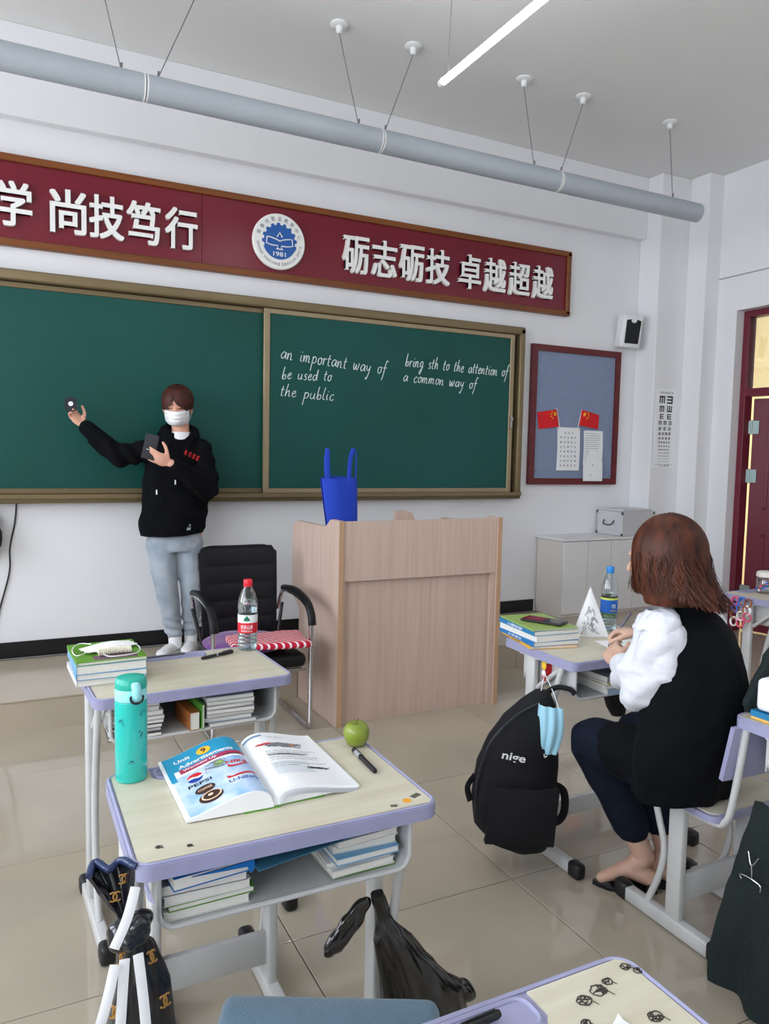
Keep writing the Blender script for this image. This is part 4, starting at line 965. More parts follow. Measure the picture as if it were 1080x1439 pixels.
def block(fn, name):
    g = G(); nu, nv = 28, 12
    top = [[g.bm.verts.new(fn(i / nu, j / nv)) for j in range(nv + 1)] for i in range(nu + 1)]
    bot = [[g.bm.verts.new(Vector((p.co.x, p.co.y, zb + 0.0012 + (0.35 * (p.co.z - zb) if j == 0 or j == nv else 0.0) * 0)) ) for j, p in enumerate(r)] for r in top]
    for i in range(nu):
        for j in range(nv): g.bm.faces.new((top[i][j], top[i + 1][j], top[i + 1][j + 1], top[i][j + 1]))
        g.bm.faces.new((top[i][0], bot[i][0], bot[i + 1][0], top[i + 1][0])); g.bm.faces.new((top[i][nv], top[i + 1][nv], bot[i + 1][nv], bot[i][nv]))
        for j in range(nv): g.bm.faces.new((bot[i][j], bot[i][j + 1], bot[i + 1][j + 1], bot[i + 1][j]))
    for j in range(nv):
        g.bm.faces.new((top[nu][j], bot[nu][j], bot[nu][j + 1], top[nu][j + 1])); g.bm.faces.new((top[0][j], top[0][j + 1], bot[0][j + 1], bot[0][j]))
    return obj(name, g, PG, ob, smooth=35)
pgL = block(left, 'left_pages'); pgR = block(right, 'right_pages')
g = G(); g.bx(x0_ + .11, xs_ + .008, y0_ - .006, y1_ - .05, zb - .0012, zb - .0002); g.bx(xs_, x1_ - .08, y0_ + 0.002, y1_, zb - .0012, zb - .0002); obj('cover', g, mat('grass green cover', (112, 172, 66), 0.45), ob)
for k in range(5):   # loose page edges fanning at the right foot
    g = G(); g.grid(lambda u, v: right(.05 + .93 * u, -.012 - .004 * k + .03 * v, -.004 - .0035 * k * (1 - u * .6)), 14, 1); obj('loose_page', g, PG, ob)
def onpage(fn, name, m, build, o=0.0007, par=None):
    """flat print built in page units (u, v, height) and laid on the curved page"""
    t = G(); build(t)
    bmesh.ops.triangulate(t.bm, faces=t.bm.faces[:])
    long = [e for e in t.bm.edges if e.calc_length() > 0.10]
    if long: bmesh.ops.subdivide_edges(t.bm, edges=long, cuts=7, use_grid_fill=True)
    for v in t.bm.verts: v.co = fn(max(0.002, min(.998, v.co.x)), v.co.y, o + v.co.z)
    return obj(name, t, m, par)
def gridp(u0, u1, v0, v1, z=0.0, nu=20, nv=6, cutf=None): return lambda t: t.grid(lambda a, b: (u0 + (u1 - u0) * a, (v0 + (v1 - v0) * b) if cutf is None else cutf(a, b), z), nu, nv)
# left page: x right is -u, so text frames run from high u to low u
def ptext(body, u, v, w, h, z=0.0, rot=0.0, bold=.01): return lambda t: put_text(t, body, w, h, frame((u, v, z), (-math.cos(rot), math.sin(rot), 0), (math.sin(rot), math.cos(rot), 0)), bold=bold)
LU = mat('page sky blue', (30, 150, 192), 0.45); LU2 = mat('page pale blue', (134, 178, 226), 0.5, var=0.25, vscale=22, col2=(214, 226, 240)); MG = mat('page crimson', (170, 46, 84), 0.5)
onpage(left, 'blue_header', LU, gridp(.97, .03, .72, .995), .0004, pgL)
onpage(left, 'blue_header', LU, gridp(.97, .90, .56, .72, 0, 4, 4), .0004, pgL)
onpage(left, 'picture_ground', LU2, gridp(.955, .03, .012, .62), .0003, pgL)
onpage(left, 'crimson_bar', MG, gridp(.84, .06, .655, .72), .0008, pgL)
def disc(u, v, ru, rv, z=0.0, a0=0, a1=360, n=30): return lambda t: t.prism([(u, v)] * 0 + [(u + ru * math.cos(math.radians(a0 + (a1 - a0) * k / n)), v + rv * math.sin(math.radians(a0 + (a1 - a0) * k / n))) for k in range(n + (0 if a1 - a0 == 360 else 1))], lambda x, y: (x, y, z), lambda x, y: (x, y, z + .0002))
onpage(left, 'number_badge', YEL, disc(.50, .865, .085, .060), .0010, pgL)
onpage(left, 'lettering', mat('brown print', (96, 60, 20), .6), ptext('9', .50, .865, .06, .075, .0004, 0, .03), .0012, pgL)
onpage(left, 'lettering', PAPER, ptext('Unit', .76, .87, .19, .055, 0, 0, .02), .0010, pgL)
onpage(left, 'lettering', PAPER, ptext('Advertisements', .50, .765, .66, .055, 0, 0, .02), .0010, pgL)
onpage(left, 'lettering', PAPER, ptext('Warming Up', .60, .688, .40, .040, 0, 0, .02), .0012, pgL)
PB = mat('drink logo blue', (24, 60, 150), .5); PR = mat('drink logo red', (206, 30, 44), .5)
onpage(left, 'drink_logo', PR, disc(.72, .52, .088, .058, 0, 0, 180), .0010, pgL)
onpage(left, 'drink_logo', PB, disc(.72, .505, .088, .058, 0, 180, 360), .0010, pgL)
onpage(left, 'drink_logo', PAPER, lambda t: t.grid(lambda a, b: (.80 - .165 * a, .500 + .024 * b + .012 * math.sin(a * 6.28), 0.0003), 10, 1), .0010, pgL)
onpage(left, 'lettering', INK, ptext('PEPSI', .70, .405, .27, .045, 0, 0, .02), .0010, pgL)
onpage(left, 'lettering', PR, ptext('NIKE', .22, .52, .26, .05, 0, 0, .02), .0010, pgL)
onpage(left, 'swoosh', PR, lambda t: t.prism([(.34, .49), (.30, .462), (.24, .458), (.05, .505), (.20, .445), (.30, .435), (.35, .455)], lambda x, y: (x, y, 0), lambda x, y: (x, y, .0002)), .0010, pgL)
onpage(left, 'lettering', PB, ptext('LI-NING', .25, .24, .34, .045, 0, 0, .015), .0010, pgL)
onpage(left, 'swoosh', PR, lambda t: t.prism([(.42, .33), (.36, .30), (.08, .34), (.05, .32), (.30, .285), (.41, .285)], lambda x, y: (x, y, 0), lambda x, y: (x, y, .0002)), .0010, pgL)
BRN = mat('cup brown', (60, 34, 26), .5); CRM = mat('cup cream', (226, 200, 170), .5)
onpage(left, 'cup_picture', BRN, disc(.68, .295, .115, .055), .0010, pgL); onpage(left, 'cup_picture', BRN, disc(.66, .165, .135, .075), .0011, pgL)
onpage(left, 'cup_picture', CRM, disc(.65, .180, .115, .060), .0014, pgL); onpage(left, 'cup_picture', BRN, disc(.65, .180, .095, .048), .0017, pgL); onpage(left, 'cup_picture', CRM, disc(.66, .185, .030, .016), .0020, pgL)
onpage(left, 'cup_picture', CRM, lambda t: [t.merge(q.bm) for q in [(lambda z: (put_text(z, 'COFFEE', .16, .03, frame((.68, .30, 0), (-1, 0, 0), (0, 1, 0)), bold=.01), z)[1])(G())]], .0014, pgL)
random.seed(5)
def scrib(u0, v0, su, sv, n, r=.0022):
    def f(t):
        for _ in range(n):
            p = [(u0 + random.uniform(-su, su), v0 + random.uniform(-sv, sv), 0) for _ in range(4)]
            P = catmull(p, 4)
            for a, b in zip(P, P[1:]):
                d = (b - a); 
                if d.length < 1e-5: continue
                q = Vector((-d.y, d.x, 0)).normalized() * r; vs = [t.bm.verts.new(x) for x in (a - q, b - q, b + q, a + q)]; t.bm.faces.new(vs)
    return f
onpage(left, 'cartoon', mat('print lime', (150, 196, 60), .5), scrib(.42, .56, .05, .04, 4, .006), .0010, pgL)
onpage(left, 'cartoon', INKG, scrib(.47, .56, .13, .07, 9, .002), .0011, pgL)
onpage(left, 'cartoon', INK, scrib(.22, .66, .10, .012, 3, .003), .0011, pgL)
# right page
def rtext(body, u, v, w, h, bold=.004): return lambda t: put_text(t, body, w, h, frame((u, v, 0), (1, 0, 0), (0, 1, 0)), bold=bold)
onpage(right, 'picture', INKG, scrib(.50, .74, .26, .045, 16, .006), .0008, pgR)
onpage(right, 'picture', mat('print red', (200, 60, 60), .5), scrib(.22, .765, .10, .018, 4, .006), .0009, pgR)
onpage(right, 'picture', mat('print orange', (226, 140, 80), .5), scrib(.60, .735, .03, .03, 3, .006), .0009, pgR)
onpage(right, 'page_header', mat('print steel blue', (96, 140, 180), .5), gridp(.03, .28, .93, .955), .0008, pgR)
for k, (tx, v, w) in enumerate((('Ask and answer the questions', .62, .66), ('about each advertisement', .585, .55), ('What do they want to tell', .50, .62), ('us and how do they do it', .46, .60), ('Work in groups and share', .38, .66), ('your ideas', .34, .30), ('Key words', .90, .22))):
    onpage(right, 'print_line', INKG, rtext(tx, .18 + w / 2 if k < 6 else .45, v, w, .022), .0008, pgR)
onpage(right, 'handwriting', INK, scrib(.70, .30, .16, .02, 7, .0022), .0008, pgR); onpage(right, 'handwriting', INK, scrib(.45, .55, .28, .012, 7, .0018), .0008, pgR)
onpage(right, 'grey_box', mat('pale grey print', (214, 220, 226), .6), gridp(.16, .62, .22, .42), .0004, pgR)
# green apple
g = G(); prof = [(0, .012), (.006, .006), (.014, .001), (.022, .004), (.0285, .014), (.0325, .028), (.0320, .040), (.027, .051), (.018, .0565), (.008, .054), (.002, .050), (0, .0495)]
APX, APY = .752, 1.625
t = thing('apple', 'round green apple on the back right corner of the middle desk', 'apple', (APX, APY, HT + .001)); g.lathe([(r * .96, z) for r, z in prof], (APX, APY, HT + .0005), 36); obj('flesh', g, mat('green apple skin', (112, 132, 34), 0.35, var=0.35, vscale=25, col2=(138, 150, 66), coat=0.2), t, smooth=80)
g = G(); g.tube([(APX, APY, HT + .050), (APX + .002, APY, HT + .060), (APX + .004, APY, HT + .066)], .0014, 6); obj('stem', g, mat('apple stem', (80, 62, 30), .8), t)
def pen(label, a, b, r=.0050, m=None, band=None, name='pen', clip=True):
    a, b = Vector(a), Vector(b); t = thing(name, label, 'pen', (a + b) / 2); m = m or BLACKP
    d = (b - a); 
    g = G(); g.tube([a, a + d * .03, a + d * .62], [r * .8, r, r], 12); obj('barrel', g, m, t, smooth=50)
    g = G(); g.tube([a + d * .62, a + d * .97, b], [r * 1.12, r * 1.12, r * .8], 12); cp = obj('cap', g, m, t, smooth=50)
    if band: g = G(); g.tube([a + d * band[0], a + d * band[1]], r * 1.14, 12); obj('band', g, mat('pen grey band', (150, 152, 156), .4), t, smooth=50)
    if clip: g = G(); g.tube([b - d * .05 + Vector((0, 0, r * 1.5)), b - d * .33 + Vector((0, 0, r * 1.4))], .0012, 6); obj('clip', g, m, cp)
    return t
zp = HT + .0065
pen('black marker pen with a grey band lying beside the green apple', (.722, 1.457, zp), (.729, 1.590, zp), .0058, band=(.66, .86))
pen('black gel pen lying across the bottle desk', (.585, 2.515, zp), (.705, 2.565, zp), .0056, band=(.45, .5))
pen('slim dark pencil lying in the back groove of the bottle desk', (.395, 2.580, zp + .002), (.545, 2.592, zp + .002), .0036, m=mat('dark grey plastic', (84, 84, 90), .4), clip=False)
pen('black and clear pen lying in the groove of the nearest desk', (.37, .728, zp + .002), (.545, .735, zp + .002), .0055, m=BLACKP)
g = G(); g.grid(lambda u, v: (.585 + .10 * u, .648 + .022 * v + .008 * math.sin(7 * u) * v, HT + .002 + .004 * abs(math.sin(5 * u + 2 * v))), 10, 6, .0006)
tag(obj('paper_scrap', g, PAPER, smooth=60), 'torn white paper scrap on the nearest desk at the bottom edge', 'paper')
# bottles
PET = clear_mat('clear bottle plastic', (238, 246, 248), 0.14)
WATER = mat('water', (235, 245, 248), 0.02, trans=1.0, ior=1.33)
def bottle(label, c, H, R, capm, labels, wl, ribs=True):
    t = thing('water_bottle', label, 'bottle', c); c = Vector(c); k = H / .245
    prof = [(0, .004), (R * .55, .0), (R * .9, .001), (R, .010 * k)]
    for i in range(4): z = (.022 + i * .013) * k; prof += [(R, z - .004), (R * .93, z), (R, z + .004)]
    prof += [(R, .080 * k), (R * .985, .082 * k), (R * .985, .138 * k), (R, .140 * k), (R, .158 * k), (R * .93, .176 * k), (R * .74, .198 * k), (R * .46, .217 * k), (.0125, .224 * k), (.0125, .232 * k)]
    g = G(); g.lathe(prof, c, 36); obj('bottle_body', g, PET, t, smooth=50)
    g = G(); g.lathe([(0, .006)] + [(r * .95, z) for r, z in prof[2:] if z < wl * k] + [(R * .95 if wl < .15 else R * .7, wl * k), (0, wl * k)], c, 36); obj('water', g, WATER, t, smooth=50)
    for z0, z1, m in labels:
        g = G(); g.lathe([(R * 1.0, z0 * k), (R * 1.012, z0 * k), (R * 1.012, z1 * k), (R * 1.0, z1 * k)], c, 40); obj('label', g, m, t, smooth=40)
    g = G(); g.lathe([(.0125, .226 * k), (.0155, .226 * k), (.0158, .230 * k)] + [(.0158, .243 * k), (.0145, .246 * k), (0, .246 * k)], c, 30)
    obj('cap', g, capm, t, smooth=40)
    g = G(); g.lathe([(.013, .2215 * k), (.0158, .2215 * k), (.0158, .2250 * k), (.013, .2250 * k)], c, 30); obj('neck_ring', g, capm, t, smooth=40)
    return t, c, R, k
BR = mat('label red', (206, 30, 48), .4); BW = mat('label white', (232, 238, 238), .4); BB = mat('label blue', (24, 92, 180), .4); BG = mat('label leaf green', (20, 120, 84), .4)
t, c, R_, k = bottle('clear water bottle with a red cap and red and white label on the desk', (.768, 2.600, HT + .001), .250, .0345, mat('red cap', (222, 30, 52), .35), [(.062, .098, BR), (.098, .126, BW)], .175)
def around(body, c, R, ang, z, w, h, m, par, bold=.01):
    g = G(); put_text(g, body, w, h, Matrix.Identity(4), bold=bold)
    bmesh.ops.triangulate(g.bm, faces=g.bm.faces[:])
    for v in g.bm.verts:
        a = ang + v.co.x / R; v.co = Vector((c.x + (R + .0006) * math.cos(a), c.y + (R + .0006) * math.sin(a), c.z + z + v.co.y))
    return obj('print', g, m, par)
around('农夫山泉', c, R_ * 1.013, -1.95, .084 * k, .045, .016, BW, t); around('饮用天然水', c, R_ * 1.013, -1.95, .070 * k, .042, .007, BW, t)
g = G(); g.prism([(-.012, 0), (-.009, .005), (-.012, .005), (-.005, .013), (0, .020), (.005, .013), (.012, .005), (.009, .005), (.012, 0), (.002, .001), (0, -.004), (-.002, .001)], lambda x, z: (x, 0, z), lambda x, z: (x, .0005, z))
for v in g.bm.verts: a = -1.95 + v.co.x / R_; v.co = Vector((c.x + (R_ * 1.013 + .0005) * math.cos(a), c.y + (R_ * 1.013 + .0005) * math.sin(a), c.z + .105 * k + v.co.z))
obj('tree_mark', g, BG, t)
t, c, R_, k = bottle('clear bottle with a blue cap and blue label on the writing desk', (2.222, 2.345, HT + .001), .262, .034, mat('blue cap', (30, 128, 206), .35), [(.070, .120, BB), (.120, .128, mat('label lime', (190, 206, 90), .4)), (.050, .070, clear_mat('tinted film', (200, 225, 190), .1))], .135)
around('怡宝', c, R_ * 1.013, -1.75, .098 * k, .018, .018, BW, t); around('饮用纯净水', c, R_ * 1.013, -1.75, .080 * k, .030, .006, YEL, t)
# face mask and comb on the green book
MW = mat('white mask fabric', (236, 238, 240), 0.9)
mz = zt5 + .001
def loop(P, m, par, r=.0016, name='ear_loop'):
    g = G(); g.tube(catmull(P, 6), r, 6); return obj(name, g, m, par, smooth=60)
t = thing('face_mask', 'white face mask lying on the green book', 'mask', (.285, 2.50, mz))
g = G(); R = Matrix.Translation((.285, 2.485, mz + .008)) @ Matrix.Rotation(.35, 4, 'Z')
g.grid(lambda u, v: ((u - .5) * .165, (v - .5) * .085 * (1 - .3 * abs(2 * u - 1)), .014 * math.sin(PI * u) * math.sin(PI * v) + .002 * math.sin(v * 16)), 16, 14, .0015); g.xf(R); obj('panel', g, MW, t, smooth=60)
loop([(.215, 2.44, mz + .006), (.185, 2.42, mz + .004), (.180, 2.50, mz + .004), (.205, 2.56, mz + .006), (.24, 2.54, mz + .006)], MW, t); loop([(.36, 2.51, mz + .006), (.375, 2.46, mz + .004), (.355, 2.39, mz + .004), (.28, 2.375, mz + .004), (.255, 2.42, mz + .006)], MW, t)
t = thing('hair_tie', 'cream coiled hair tie lying on the green book in front of the mask', 'hair tie', (.29, 2.415, mz))
g = G(); P = []
for i in range(160): a = i / 160; P.append((.245 + .10 * a, 2.405 + .020 * math.sin(a * 2) + .009 * math.cos(a * 100), mz + .010 + .009 * math.sin(a * 100)))
g.tube(P, .0032, 6); obj('coil', g, mat('cream plastic', (226, 222, 200), .5), t, smooth=60)
# phone on the book pile
t = thing('smartphone', 'black phone with a red reflection lying on the book pile', 'phone', (1.845, 2.30, zt6 + .001))
R = Matrix.Translation((1.845, 2.29, zt6 + .006)) @ Matrix.Rotation(math.radians(-62), 4, 'Z')
g = G(); g.box((0, 0, 0), (.165, .078, .008), None, .003, 3); g.xf(R); obj('case', g, BLACKP, t, smooth=40)
g = G(); g.box((0, 0, .0044), (.158, .072, .0008), None, .0003, 1); g.xf(R); obj('screen', g, mat('dark glass screen', (26, 28, 34), .08), t)
g = G(); g.box((-.035, .0, .0050), (.080, .070, .0003)); g.xf(R); obj('painted_reflection', g, mat('dark red reflection tint', (130, 16, 28), .15), t)  # the red reflection is painted onto the glass as a coloured sheet
# paper tent and sheet
t = thing('paper_tent', 'folded white paper with pencil drawing standing up on the writing desk', 'paper', (2.06, 2.28, HT + .001))
A, B, C_, D_ = Vector((1.995, 2.30, HT + .002)), Vector((2.125, 2.235, HT + .002)), Vector((2.045, 2.262, HT + .205)), Vector((2.07, 2.35, HT + .002))
def tri(name, a, b, c, th=.0006):
    g = G(); g.grid(lambda u, v: a.lerp(b, u).lerp(c, v) + Vector((0, -.006 * math.sin(PI * v) * math.sin(PI * u), 0)), 8, 10, th); return obj(name, g, PAPER, t, smooth=60)
pa = tri('front_fold', A, B, C_); tri('back_fold', A + Vector((0, .004, 0)), D_, C_ + Vector((0, .003, 0))); 
g = G(); random.seed(9)
for _ in range(16):
    u0, v0 = random.uniform(.25, .7), random.uniform(.12, .55); P = []
    for q in range(5):
        u, v = u0 + random.uniform(-.12, .12), v0 + random.uniform(-.09, .09); p = A.lerp(B, u).lerp(C_, v) + Vector((0, -.006 * math.sin(PI * v) * math.sin(PI * u) - .0012, 0)); P.append(p)
    g.tube(catmull(P, 3), .0007, 4)
obj('pencil_drawing', g, INKG, t)
g = G(); g.box((2.11, 2.12, HT + .0015), (.20, .14, .001), (0, 0, -.25)); tag(obj('writing_paper', g, PAPER), 'flat white paper under the writing hands', 'paper')
# charm hook and hanging mask
t = thing('charm_hook', 'small yellow and red cartoon hook stuck on the writing desk side', 'hook', (1.75, 2.165, .64))
g = G(); g.sphere((1.752, 2.165, .697), (.006, .013, .016), sub=3); obj('head', g, YEL, t, smooth=60)
g = G(); g.sphere((1.752, 2.165, .668), (.006, .011, .014), sub=2); obj('torso', g, mat('charm white', (230, 225, 225), .4), t, smooth=60)
g = G(); g.sphere((1.749, 2.160, .655), (.005, .008, .006), sub=2); g.bx(1.7535, 1.782, 2.158, 2.172, .64, .70); obj('red_foot', g, RED, t)
MB_ = mat('pale blue mask fabric', (160, 210, 230), 0.85, bump=.1, bscale=90)
t = thing('face_mask', 'pale blue face mask hanging over the black backpack', 'mask', (1.66, 1.93, .5))
R = Matrix.Translation((1.655, 2.012, .523)) @ Matrix.Rotation(math.radians(-38), 4, 'Z') @ Matrix.Rotation(math.radians(4), 4, 'Y')
g = G(); g.grid(lambda u, v: ((u - .5) * .082 * (1 - .12 * v) + .012 * math.sin(PI * v) * u, -.022 * math.sin(PI * u) * (.4 + .6 * math.sin(PI * v)) + .004 * math.sin(u * 18), (0.5 - v) * .165), 26, 12, .0015); g.xf(R); obj('panel', g, MB_, t, smooth=50)
loop([(1.630, 2.035, .600), (1.675, 2.08, .640), (1.744, 2.150, .672)], MW, t); loop([(1.684, 1.995, .600), (1.708, 2.06, .640), (1.744, 2.150, .672)], MW, t)
loop([(1.640, 2.012, .445), (1.642, 2.008, .430), (1.650, 2.006, .434)], MW, t, .002)
# backpack
BPM = mat('black backpack fabric', (11, 12, 18), 0.85, bump=.25, bscale=220)
bp = thing('backpack', 'black backpack with white lettering hanging at the left of the writing desk', 'backpack', (1.585, 2.06, .10))
R = Matrix.Translation((1.583, 2.11, .0)) @ Matrix.Rotation(math.radians(-22), 4, 'Z') @ Matrix.Rotation(math.radians(4), 4, 'Y')
g = G(); loft(g, [(.03, 0, .075, .055, .04), (.02, 0, .095, .100, .065), (0.005, 0, .16, .138, .090), (-.005, 0, .26, .148, .095), (-.005, 0, .38, .140, .088), (.005, 0, .47, .120, .078), (.020, 0, .54, .092, .062), (.040, 0, .60, .052, .042), (.052, 0, .635, .022, .02)], 32)
bmesh.ops.subdivide_edges(g.bm, edges=g.bm.edges[:], cuts=2, use_grid_fill=True)
disp(g, lambda p, n: n * (.013 * nz(p, 5, 4) + .005 * abs(nz(p, 14, 2)) + .004 * math.sin(p.z * 60 + p.x * 22) * max(0, .3 - p.z) * 3))
g.xf(R); obj('main_bag', g, BPM, bp, smooth=60)
g = G(); g.grid(lambda u, v: ((u - .5) * .24, -.098 - .018 * math.sin(PI * u) * math.sin(PI * v) ** .4, .13 + .20 * v), 14, 12, .03); g.xf(R); obj('front_pocket', g, BPM, bp, smooth=60)
g = G(); g.tube(catmull([(-.145, -.02, .20), (-.155, -.045, .34), (-.125, -.055, .47), (-.05, -.055, .565), (.03, -.04, .61)], 8), .004, 6); g.xf(R); obj('zip', g, mat('zip grey', (40, 42, 50), .4), bp)
g = G(); put_text(g, 'nige', .085, .034, frame((-.052, -.098, .435), (1, 0.05, -.16), (.16, 0.06, 1)), bold=.02); g.xf(R)
obj('lettering', g, PAPER, bp)
g = G(); g.tube(catmull([(.05, .02, .61), (.10, .01, .655), (.145, -.01, .66), (.165, -.02, .645)], 6), .010, 8, sx=.4); g.xf(R); obj('top_loop', g, BPM, bp, smooth=60)
g = G(); g.tube(catmull([(.13, .03, .30), (.175, .02, .28), (.185, .015, .21), (.165, .02, .165), (.125, .03, .16)], 6), .014, 8, sx=.3); g.xf(R); obj('shoulder_strap', g, BPM, bp, smooth=60)
g = G(); g.tube(catmull([(-.155, .0, .33), (-.18, -.01, .29), (-.165, -.01, .24)], 6), .012, 8, sx=.3); g.xf(R); obj('side_loop', g, BPM, bp, smooth=60)
# black bin bag by the right leg of the middle desk
BIN = mat('black plastic film', (16, 15, 15), 0.2, spec=.8, coat=.3)
def crumple(p, s, k): return abs(nz(p, s, k)) + .5 * abs(nz(p, s * 2.2, k + 1))
t = thing('bin_bag', 'shiny black plastic bag tied to the right leg of the middle desk', 'bag', (.86, 1.40, .2))
g = G(); loft(g, [(.905, 1.445, .105, .045, .03), (.915, 1.44, .13, .075, .05), (.915, 1.435, .17, .100, .058), (.895, 1.43, .235, .100, .052), (.850, 1.43, .32, .070, .042), (.805, 1.43, .40, .042, .030), (.785, 1.43, .46, .022, .018), (.772, 1.43, .50, .012, .012)], 36)
g.sphere((1.0, 1.43, .205), (.045, .018, .022), Matrix.Rotation(.5, 3, 'Y'), 3)
bmesh.ops.subdivide_edges(g.bm, edges=g.bm.edges[:], cuts=2, use_grid_fill=True)
g.xf(Matrix.Translation((-.055, 0, -.012))); disp(g, lambda p, n: n * (.022 * crumple((p[0] * 2.2 + p[2] * .8, p[1] * 2, p[2] * .35), 9, 3) - .010)); obj('bag_body', g, BIN, t, smooth=70)
g = G(); g.sphere((.652, 1.44, .425), (.072, .010, .020), Matrix.Rotation(-.78, 3, 'Y'), 4); disp(g, lambda p, n: n * .012 * crumple(p, 18, 5)); obj('tied_ear', g, BIN, t, smooth=70)
# patterned bag on the left of the middle desk
PB2 = mat('dark navy plastic film', (18, 19, 26), 0.22, spec=.7, coat=.3)
GOLD = mat('gold print', (168, 124, 58), .45)
t = thing('plastic_bag', 'black plastic bag with gold rings print hanging at the left of the middle desk', 'bag', (.17, 1.33, .2))
def secs(L, n=30):
    g = G(); loft(g, L, n); bmesh.ops.subdivide_edges(g.bm, edges=g.bm.edges[:], cuts=2, use_grid_fill=True); return g
bodyS = [(.200, 1.33, .16, .050, .03), (.205, 1.33, .20, .085, .045), (.208, 1.33, .30, .085, .045), (.205, 1.325, .42, .066, .038), (.200, 1.315, .52, .050, .030), (.190, 1.305, .60, .034, .022), (.182, 1.30, .645, .020, .016)]
g = secs(bodyS); disp(g, lambda p, n: n * (.018 * crumple((p[0] * 2.5, p[1] * 2, p[2] * .5), 10, 8) - .008)); bo = obj('bag_body', g, PB2, t, smooth=70)
def fan(u, v): return Vector((.176, 1.295, .640)).lerp(Vector((.118 + .072 * u, 1.33 + .02 * math.sin(u * 5), .728 + .018 * u)), v) + Vector((0, .016 * math.sin(u * 11) * v, .004 * math.sin(u * 9)))
g = G(); g.grid(fan, 22, 14, .002); disp(g, lambda p, n: n * .008 * crumple(p, 16, 1)); tt = obj('tied_top', g, PB2, t, smooth=70)
g = G(); g.tube([fan(k / 14, 1.0) + Vector((0, -.003, 0)) for k in range(15)], .0055, 8); disp(g, lambda p, n: n * .003 * crumple(p, 30, 1)); obj('rolled_hem', g, mat('navy sheen film', (34, 48, 84), .25), tt, smooth=70)
for k, (u_, v_) in enumerate(((.35, .55), (.75, .75))):
    g = G(); c_ = fan(u_, v_) + Vector((0, -.010, 0))
    for s_ in (-1, 1): g.tube([c_ + Vector((s_ * .004 + s_ * .007 * math.cos(q), 0, .008 * math.sin(q))) for q in [math.radians(50 + 260 * i / 12) for i in range(13)]], .0014, 5)
    obj('ring_print', g, GOLD, tt)
g = G(); g.sphere((.180, 1.288, .635), (.034, .020, .024), Matrix.Rotation(-.5, 3, 'Y'), 4); disp(g, lambda p, n: n * .016 * crumple(p, 22, 5)); obj('knot', g, PB2, t, smooth=70)
def secpt(a, z, o=.0):
    for s0, s1 in zip(bodyS, bodyS[1:]):
        if s0[2] <= z <= s1[2]:
            f = (z - s0[2]) / (s1[2] - s0[2]); q = [s0[i] * (1 - f) + s1[i] * f for i in range(5)]
            return Vector((q[0] + (q[3] + o) * math.cos(a), q[1] + (q[4] + o) * math.sin(a), z))
for i, (a, z) in enumerate(((-2.2, .60), (-1.1, .59), (-1.0, .50), (-2.4, .50), (-1.9, .42), (-.9, .40), (-1.3, .33), (-2.2, .33), (-.8, .28), (-1.7, .26), (-2.4, .22))):
    g = G()
    for s_ in (-1, 1):
        P = [secpt(a + (s_ * .10 + s_ * .16 * math.cos(q)) * .8, z + .011 * math.sin(q), .012) for q in [math.radians(50 + 260 * k / 14) for k in range(15)]]
        g.tube(P, .0018, 5)
    obj('ring_print', g, GOLD, bo)
for i, P in enumerate(([(.188, 1.285, .715), (.172, 1.272, .67), (.150, 1.262, .63)], [(.166, 1.258, .61), (.158, 1.245, .52), (.150, 1.24, .40), (.142, 1.24, .28)], [(.188, 1.262, .61), (.196, 1.250, .52), (.202, 1.245, .42), (.206, 1.245, .28)], [(.150, 1.25, .61), (.135, 1.235, .56), (.122, 1.235, .515)])):
    g = G(); g.tube(catmull(P, 6), .0085, 6, sx=.18, up=(1, 0, 0)); obj('white_ribbon', g, MW, t, smooth=50)
t = thing('paper_bag', 'crumpled white bag with a brown print hanging at the bottom left', 'bag', (.11, 1.28, .3))
g = secs([(.10, 1.25, .24, .03, .03), (.102, 1.25, .28, .060, .035), (.108, 1.245, .36, .052, .03), (.116, 1.24, .44, .030, .022), (.122, 1.238, .50, .010, .010)], 20); disp(g, lambda p, n: n * (.02 * crumple(p, 12, 4) - .006)); obj('bag_body', g, mat('crumpled white film', (222, 220, 218), .4), t, smooth=60)
g = G(); g.sphere((.105, 1.212, .40), (.017, .010, .020), sub=3); g.sphere((.095, 1.210, .31), (.022, .012, .022), sub=3); obj('brown_print', g, mat('brown print ink', (150, 84, 44), .5), t, smooth=60)
# right edge: jacket heap, white pack, hung coat
DG = mat('dark green cloth', (20, 34, 34), 0.9, bump=.4, bscale=90)
t = thing('folded_jacket', 'dark green jacket heaped at the back of the right edge desk', 'jacket', (2.0, 1.40, HT + .001))
g = G(); loft(g, [(2.02, 1.408, HT + .002, .165, .022), (2.02, 1.408, HT + .03, .165, .028), (2.035, 1.408, HT + .10, .135, .028), (2.06, 1.408, HT + .17, .10, .026), (2.09, 1.408, HT + .22, .05, .015)], 30)
bmesh.ops.subdivide_edges(g.bm, edges=g.bm.edges[:], cuts=2, use_grid_fill=True); disp(g, lambda p, n: n * (.016 * crumple(p, 11, 2) + .003 * nz(p, 90)) * (1 if p.z > HT + .02 else 0)); obj('heap', g, DG, t, smooth=60)
t = thing('tissue_pack', 'white rounded tissue pack standing on the blue book at the right edge', 'tissue', (1.88, 1.32, zt8))
g = G(); g.box((1.882, 1.325, zt8 + .048), (.11, .07, .09), (0, 0, .1), .014, 3); obj('pack', g, mat('glossy white wrap', (240, 243, 248), .3), t, smooth=50)
g = G(); g.box((1.886, 1.288, zt8 + .05), (.06, .0012, .03), (0, 0, .1)); obj('flap', g, PAPER, t)
ct = thing('hung_coat', 'long dark green coat hanging down the side of the right edge desk', 'coat', (1.78, 1.2, .1))
